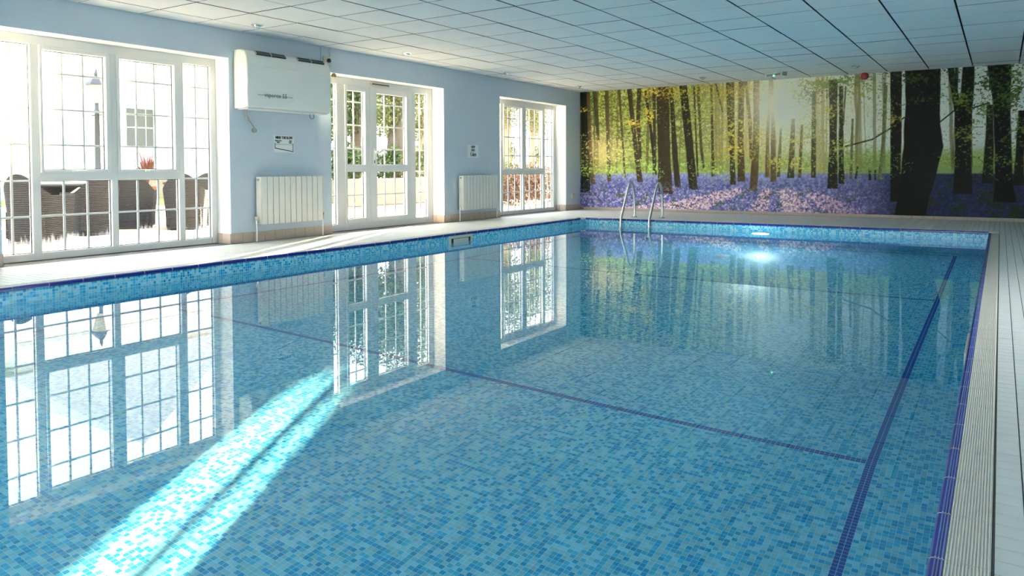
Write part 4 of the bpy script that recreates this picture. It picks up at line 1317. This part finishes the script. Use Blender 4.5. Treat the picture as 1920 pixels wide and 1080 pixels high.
plant('conifer', (-2.2 * .9119 - 28 * .4104, -2.2 * .4104 + 28 * .9119, GZ), [((0, 0, z_), (.17, .17, .55)) for z_ in np.arange(.6, 5.4, .45)], MAT['leaf'], 'slim columnar conifer beyond the mural end of the hall', 'tree', None,  # added unseen tree that blocks the sun through one sash
      [(0, 0, 0, .06), (0, 0, 4.8, .02)], 'bark', leaf=.06, dens=3.0, seed=95)
p = on_ground(985, 371, GZ)
tag(MB().box(p[0] - 2.6, p[0] + 1.2, p[1] - .1, p[1] + .1, GZ, GZ + .16, c=.01).build('sleeper', MAT['timber']), 'brown timber sleeper edging the terrace outside the bright window', 'timber')

# white house with a sash window across the terrace
h = empty('house', (-25, 14.2, GZ + .012), label='white rendered house with a small sash window beyond the terrace', cat='house')
MB().box(-6, 0, -3.4, 4.2, 0, 5.2).build('walls', MAT['render'], h)
MB().prism([(-3.8, 5.1), (4.6, 5.1), (.4, 8.4)], -6.3, .3, 'x').build('roof', MAT['roof'], h)
wy, wz, _ = 0, 0, 0
pw = on_x(264, 240, -25.0)
wy, wz = float(pw[1]) - 14.2, float(pw[2]) - GZ
wn_ = MB(); ring(wn_, wy - .62, wy + .62, wz - .75, wz + .75, wy - .54, wy + .54, wz - .67, wz + .67, -.02, .06); wo_ = wn_.build('window_frame', MAT['upvc'], h)
for a in range(3):
    for c in range(2):
        MB().box(.0, .02, wy - .52 + a * .36, wy - .20 + a * .36, wz - .64 + c * .66, wz - .02 + c * .66).build('pane', MAT['darkglass'], wo_)
MB().box(0, .12, wy - .75, wy + .75, wz - .86, wz - .76).build('sill', MAT['render'], h)
MB().box(0, .05, -3.4, 4.2, 4.2, 4.32).build('string_course', MAT['roof'], h)

# lamp post
p = on_ground(186, 387, GZ)
t = empty('lamp_post', (p[0], p[1], GZ + .012), label='tall grey street lamp with lantern on the terrace', cat='lamp post')
MB().lathe([(.16, 0), (.16, .08), (.12, .14), (.12, .7), (.14, .74), (.09, .86), (.075, 1.0), (.06, 2.35), (.09, 2.40), (.05, 2.46), (.05, 2.6)], 16).build('column', MAT['iron'], t, True)
MB().tube([(-.25, 0, 2.3), (.25, 0, 2.3)], .018, 8).build('ladder_bar', MAT['iron'], t, True)
MB().lathe([(.10, 2.60), (.22, 3.05), (.21, 3.07), (.09, 2.62)], 6).build('lantern_glass', MAT['lampglass'], t)
MB().lathe([(.26, 3.05), (.24, 3.10), (.10, 3.25), (.05, 3.28), (.06, 3.34), (.015, 3.46)], 6).build('lantern_cap', MAT['iron'], t)

# wicker armchairs and tables on the terrace
def chair_meshes():
    nu, hw_, dp = 28, .30, .30
    outer = []
    for k in range(nu + 1):
        s_ = k / nu
        ang = math.pi * (1.0 + s_)           # half turn round the back
        if s_ < .18: x_, y_ = -hw_, .30 - (s_ / .18) * .38
        elif s_ > .82: x_, y_ = hw_, -.08 + ((s_ - .82) / .18) * .38
        else:
            a = math.pi * (1 + (s_ - .18) / .64); x_, y_ = hw_ * math.cos(a), -.08 + .24 * math.sin(a)
        b_ = max(0, 1 - abs(s_ - .5) / .33)
        outer.append((x_, y_, .60 + .27 * (b_ * b_ * (3 - 2 * b_))))
    V_, F_ = [], []
    lev = 4
    for (x_, y_, zt) in outer:
        for side_ in (1.0, .86):
            for l_ in range(lev + 1):
                f_ = l_ / lev
                fl = .90 + .14 * f_ ** 1.5
                V_.append((x_ * side_ * fl, (y_ * side_ if y_ < 0.2 else y_) * (fl if y_ < 0 else 1), .03 + (zt - .03) * f_))
    st = 2 * (lev + 1)
    for k in range(nu):
        for l_ in range(lev):
            a = k * st + l_; F_.append((a, a + st, a + st + 1, a + 1))
            a = k * st + lev + 1 + l_; F_.append((a, a + 1, a + st + 1, a + st))
        a = k * st + lev; F_.append((a, a + st, a + st + lev + 1, a + lev + 1))
    for k in (0, nu):
        for l_ in range(lev):
            a = k * st + l_; F_.append((a, a + 1, a + lev + 2, a + lev + 1))
    shell = MB().add(V_, F_).mesh('shell', MAT['wicker'], True)
    base = MB().box(-.25, .25, -.22, .27, .06, .40, c=.02).mesh('seat_base', MAT['wicker'])
    cush = MB().box(-.24, .24, -.20, .27, .40, .48, c=.03).mesh('cushion', MAT['cushion'], True)
    foot = MB().lathe([(.018, 0), (.022, .07)], 10).mesh('foot', MAT['iron'])
    return shell, base, cush, foot


CH = chair_meshes()
table_a, table_b = (-11.95, 5.75), (-12.0, 8.1)


def armchair(x_, y_, tgt, label):
    rz = math.atan2(tgt[1] - y_, tgt[0] - x_) - math.pi / 2
    t = empty('wicker_armchair', (x_, y_, GZ), rz, label=label, cat='chair', group='wicker armchairs on the terrace')
    place('shell', CH[0], (0, 0, 0), t); place('seat_base', CH[1], (0, 0, 0), t); place('cushion', CH[2], (0, 0, 0), t)
    for sx in (-1, 1):
        for sy in (-1, 1): place('foot', CH[3], (sx * .22, sy * .2 + .02, 0), t)


armchair(-10.3, 4.72, (-10.9, 5.9), 'dark wicker armchair nearest the viewer, outside the left of the wide window')
armchair(-10.85, 5.72, table_a, 'dark wicker armchair second from the left outside the wide window')
armchair(-11.55, 6.72, (-12.4, 7.4), 'dark wicker armchair with pale cushion behind the right opening sash')
armchair(-10.62, 7.02, (-11.6, 8.0), 'tall-backed wicker armchair beside the middle table outside the wide window')
armchair(-11.2, 7.75, (-12.0, 8.1), 'brown wicker armchair behind the right side light of the wide window')
for (x_, y_), lb in ((table_a, 'round dark wicker table between the left armchairs'), (table_b, 'round dark wicker table behind the right armchairs')):
    t = empty('garden_table', (x_, y_, GZ), label=lb, cat='table', group='wicker tables on the terrace')
    MB().lathe([(.10, 0), (.30, .02), (.18, .12), (.16, .55), (.30, .66)], 24).build('pedestal', MAT['wicker'], t, True)
    MB().lathe([(.30, .66), (.50, .665), (.52, .69), (.50, .71), (.01, .71)], 32).build('top', MAT['wicker'], t, True)
p = on_ground(275, 392, GZ)
t = empty('potted_plant', (p[0], p[1], GZ + .012), label='spiky red plant in a terracotta pot beyond the armchairs', cat='plant')
MB().lathe([(.16, 0), (.24, .42), (.27, .44), (.27, .52), (.22, .52), (.20, .46)], 24).build('pot', MAT['terracotta'], t, True)
r = random.Random(3)
for k in range(22):
    a = k * 2.4; lean = r.uniform(.08, .55); L_ = r.uniform(.7, 1.0)
    dx_, dy_ = math.cos(a) * lean, math.sin(a) * lean
    px_, py_ = -math.sin(a) * .04, math.cos(a) * .04
    q = [(dx_ * f_ * f_ + .02 * math.cos(a), dy_ * f_ * f_ + .02 * math.sin(a), .46 + L_ * f_ * (1 - .25 * lean * f_)) for f_ in (0, .35, .7, 1)]
    w_ = (.6, 1.0, .7, .05)
    V_ = [(c[0] + s_ * px_ * w_[i], c[1] + s_ * py_ * w_[i], c[2]) for i, c in enumerate(q) for s_ in (-1, 1)]
    MB().add(V_, [(0, 1, 3, 2), (2, 3, 5, 4), (4, 5, 7, 6)]).build('leaf', MAT['redleaf'], t, fix=False)
t = empty('hedge', (-33, 7.5, GZ + .014), label='low clipped hedge far across the lawn', cat='hedge')
foliage('foliage', [np.concatenate([leaves((0, y_, .45), (.5, .7, .5), 500, .07, 200 + i) for i, y_ in enumerate(np.linspace(-6, 3, 12))])], MAT['leafr'], t)
MB().box(-.3, .3, -6.2, 3.2, 0, .5, c=.1).build('core', MAT['bark'], t)
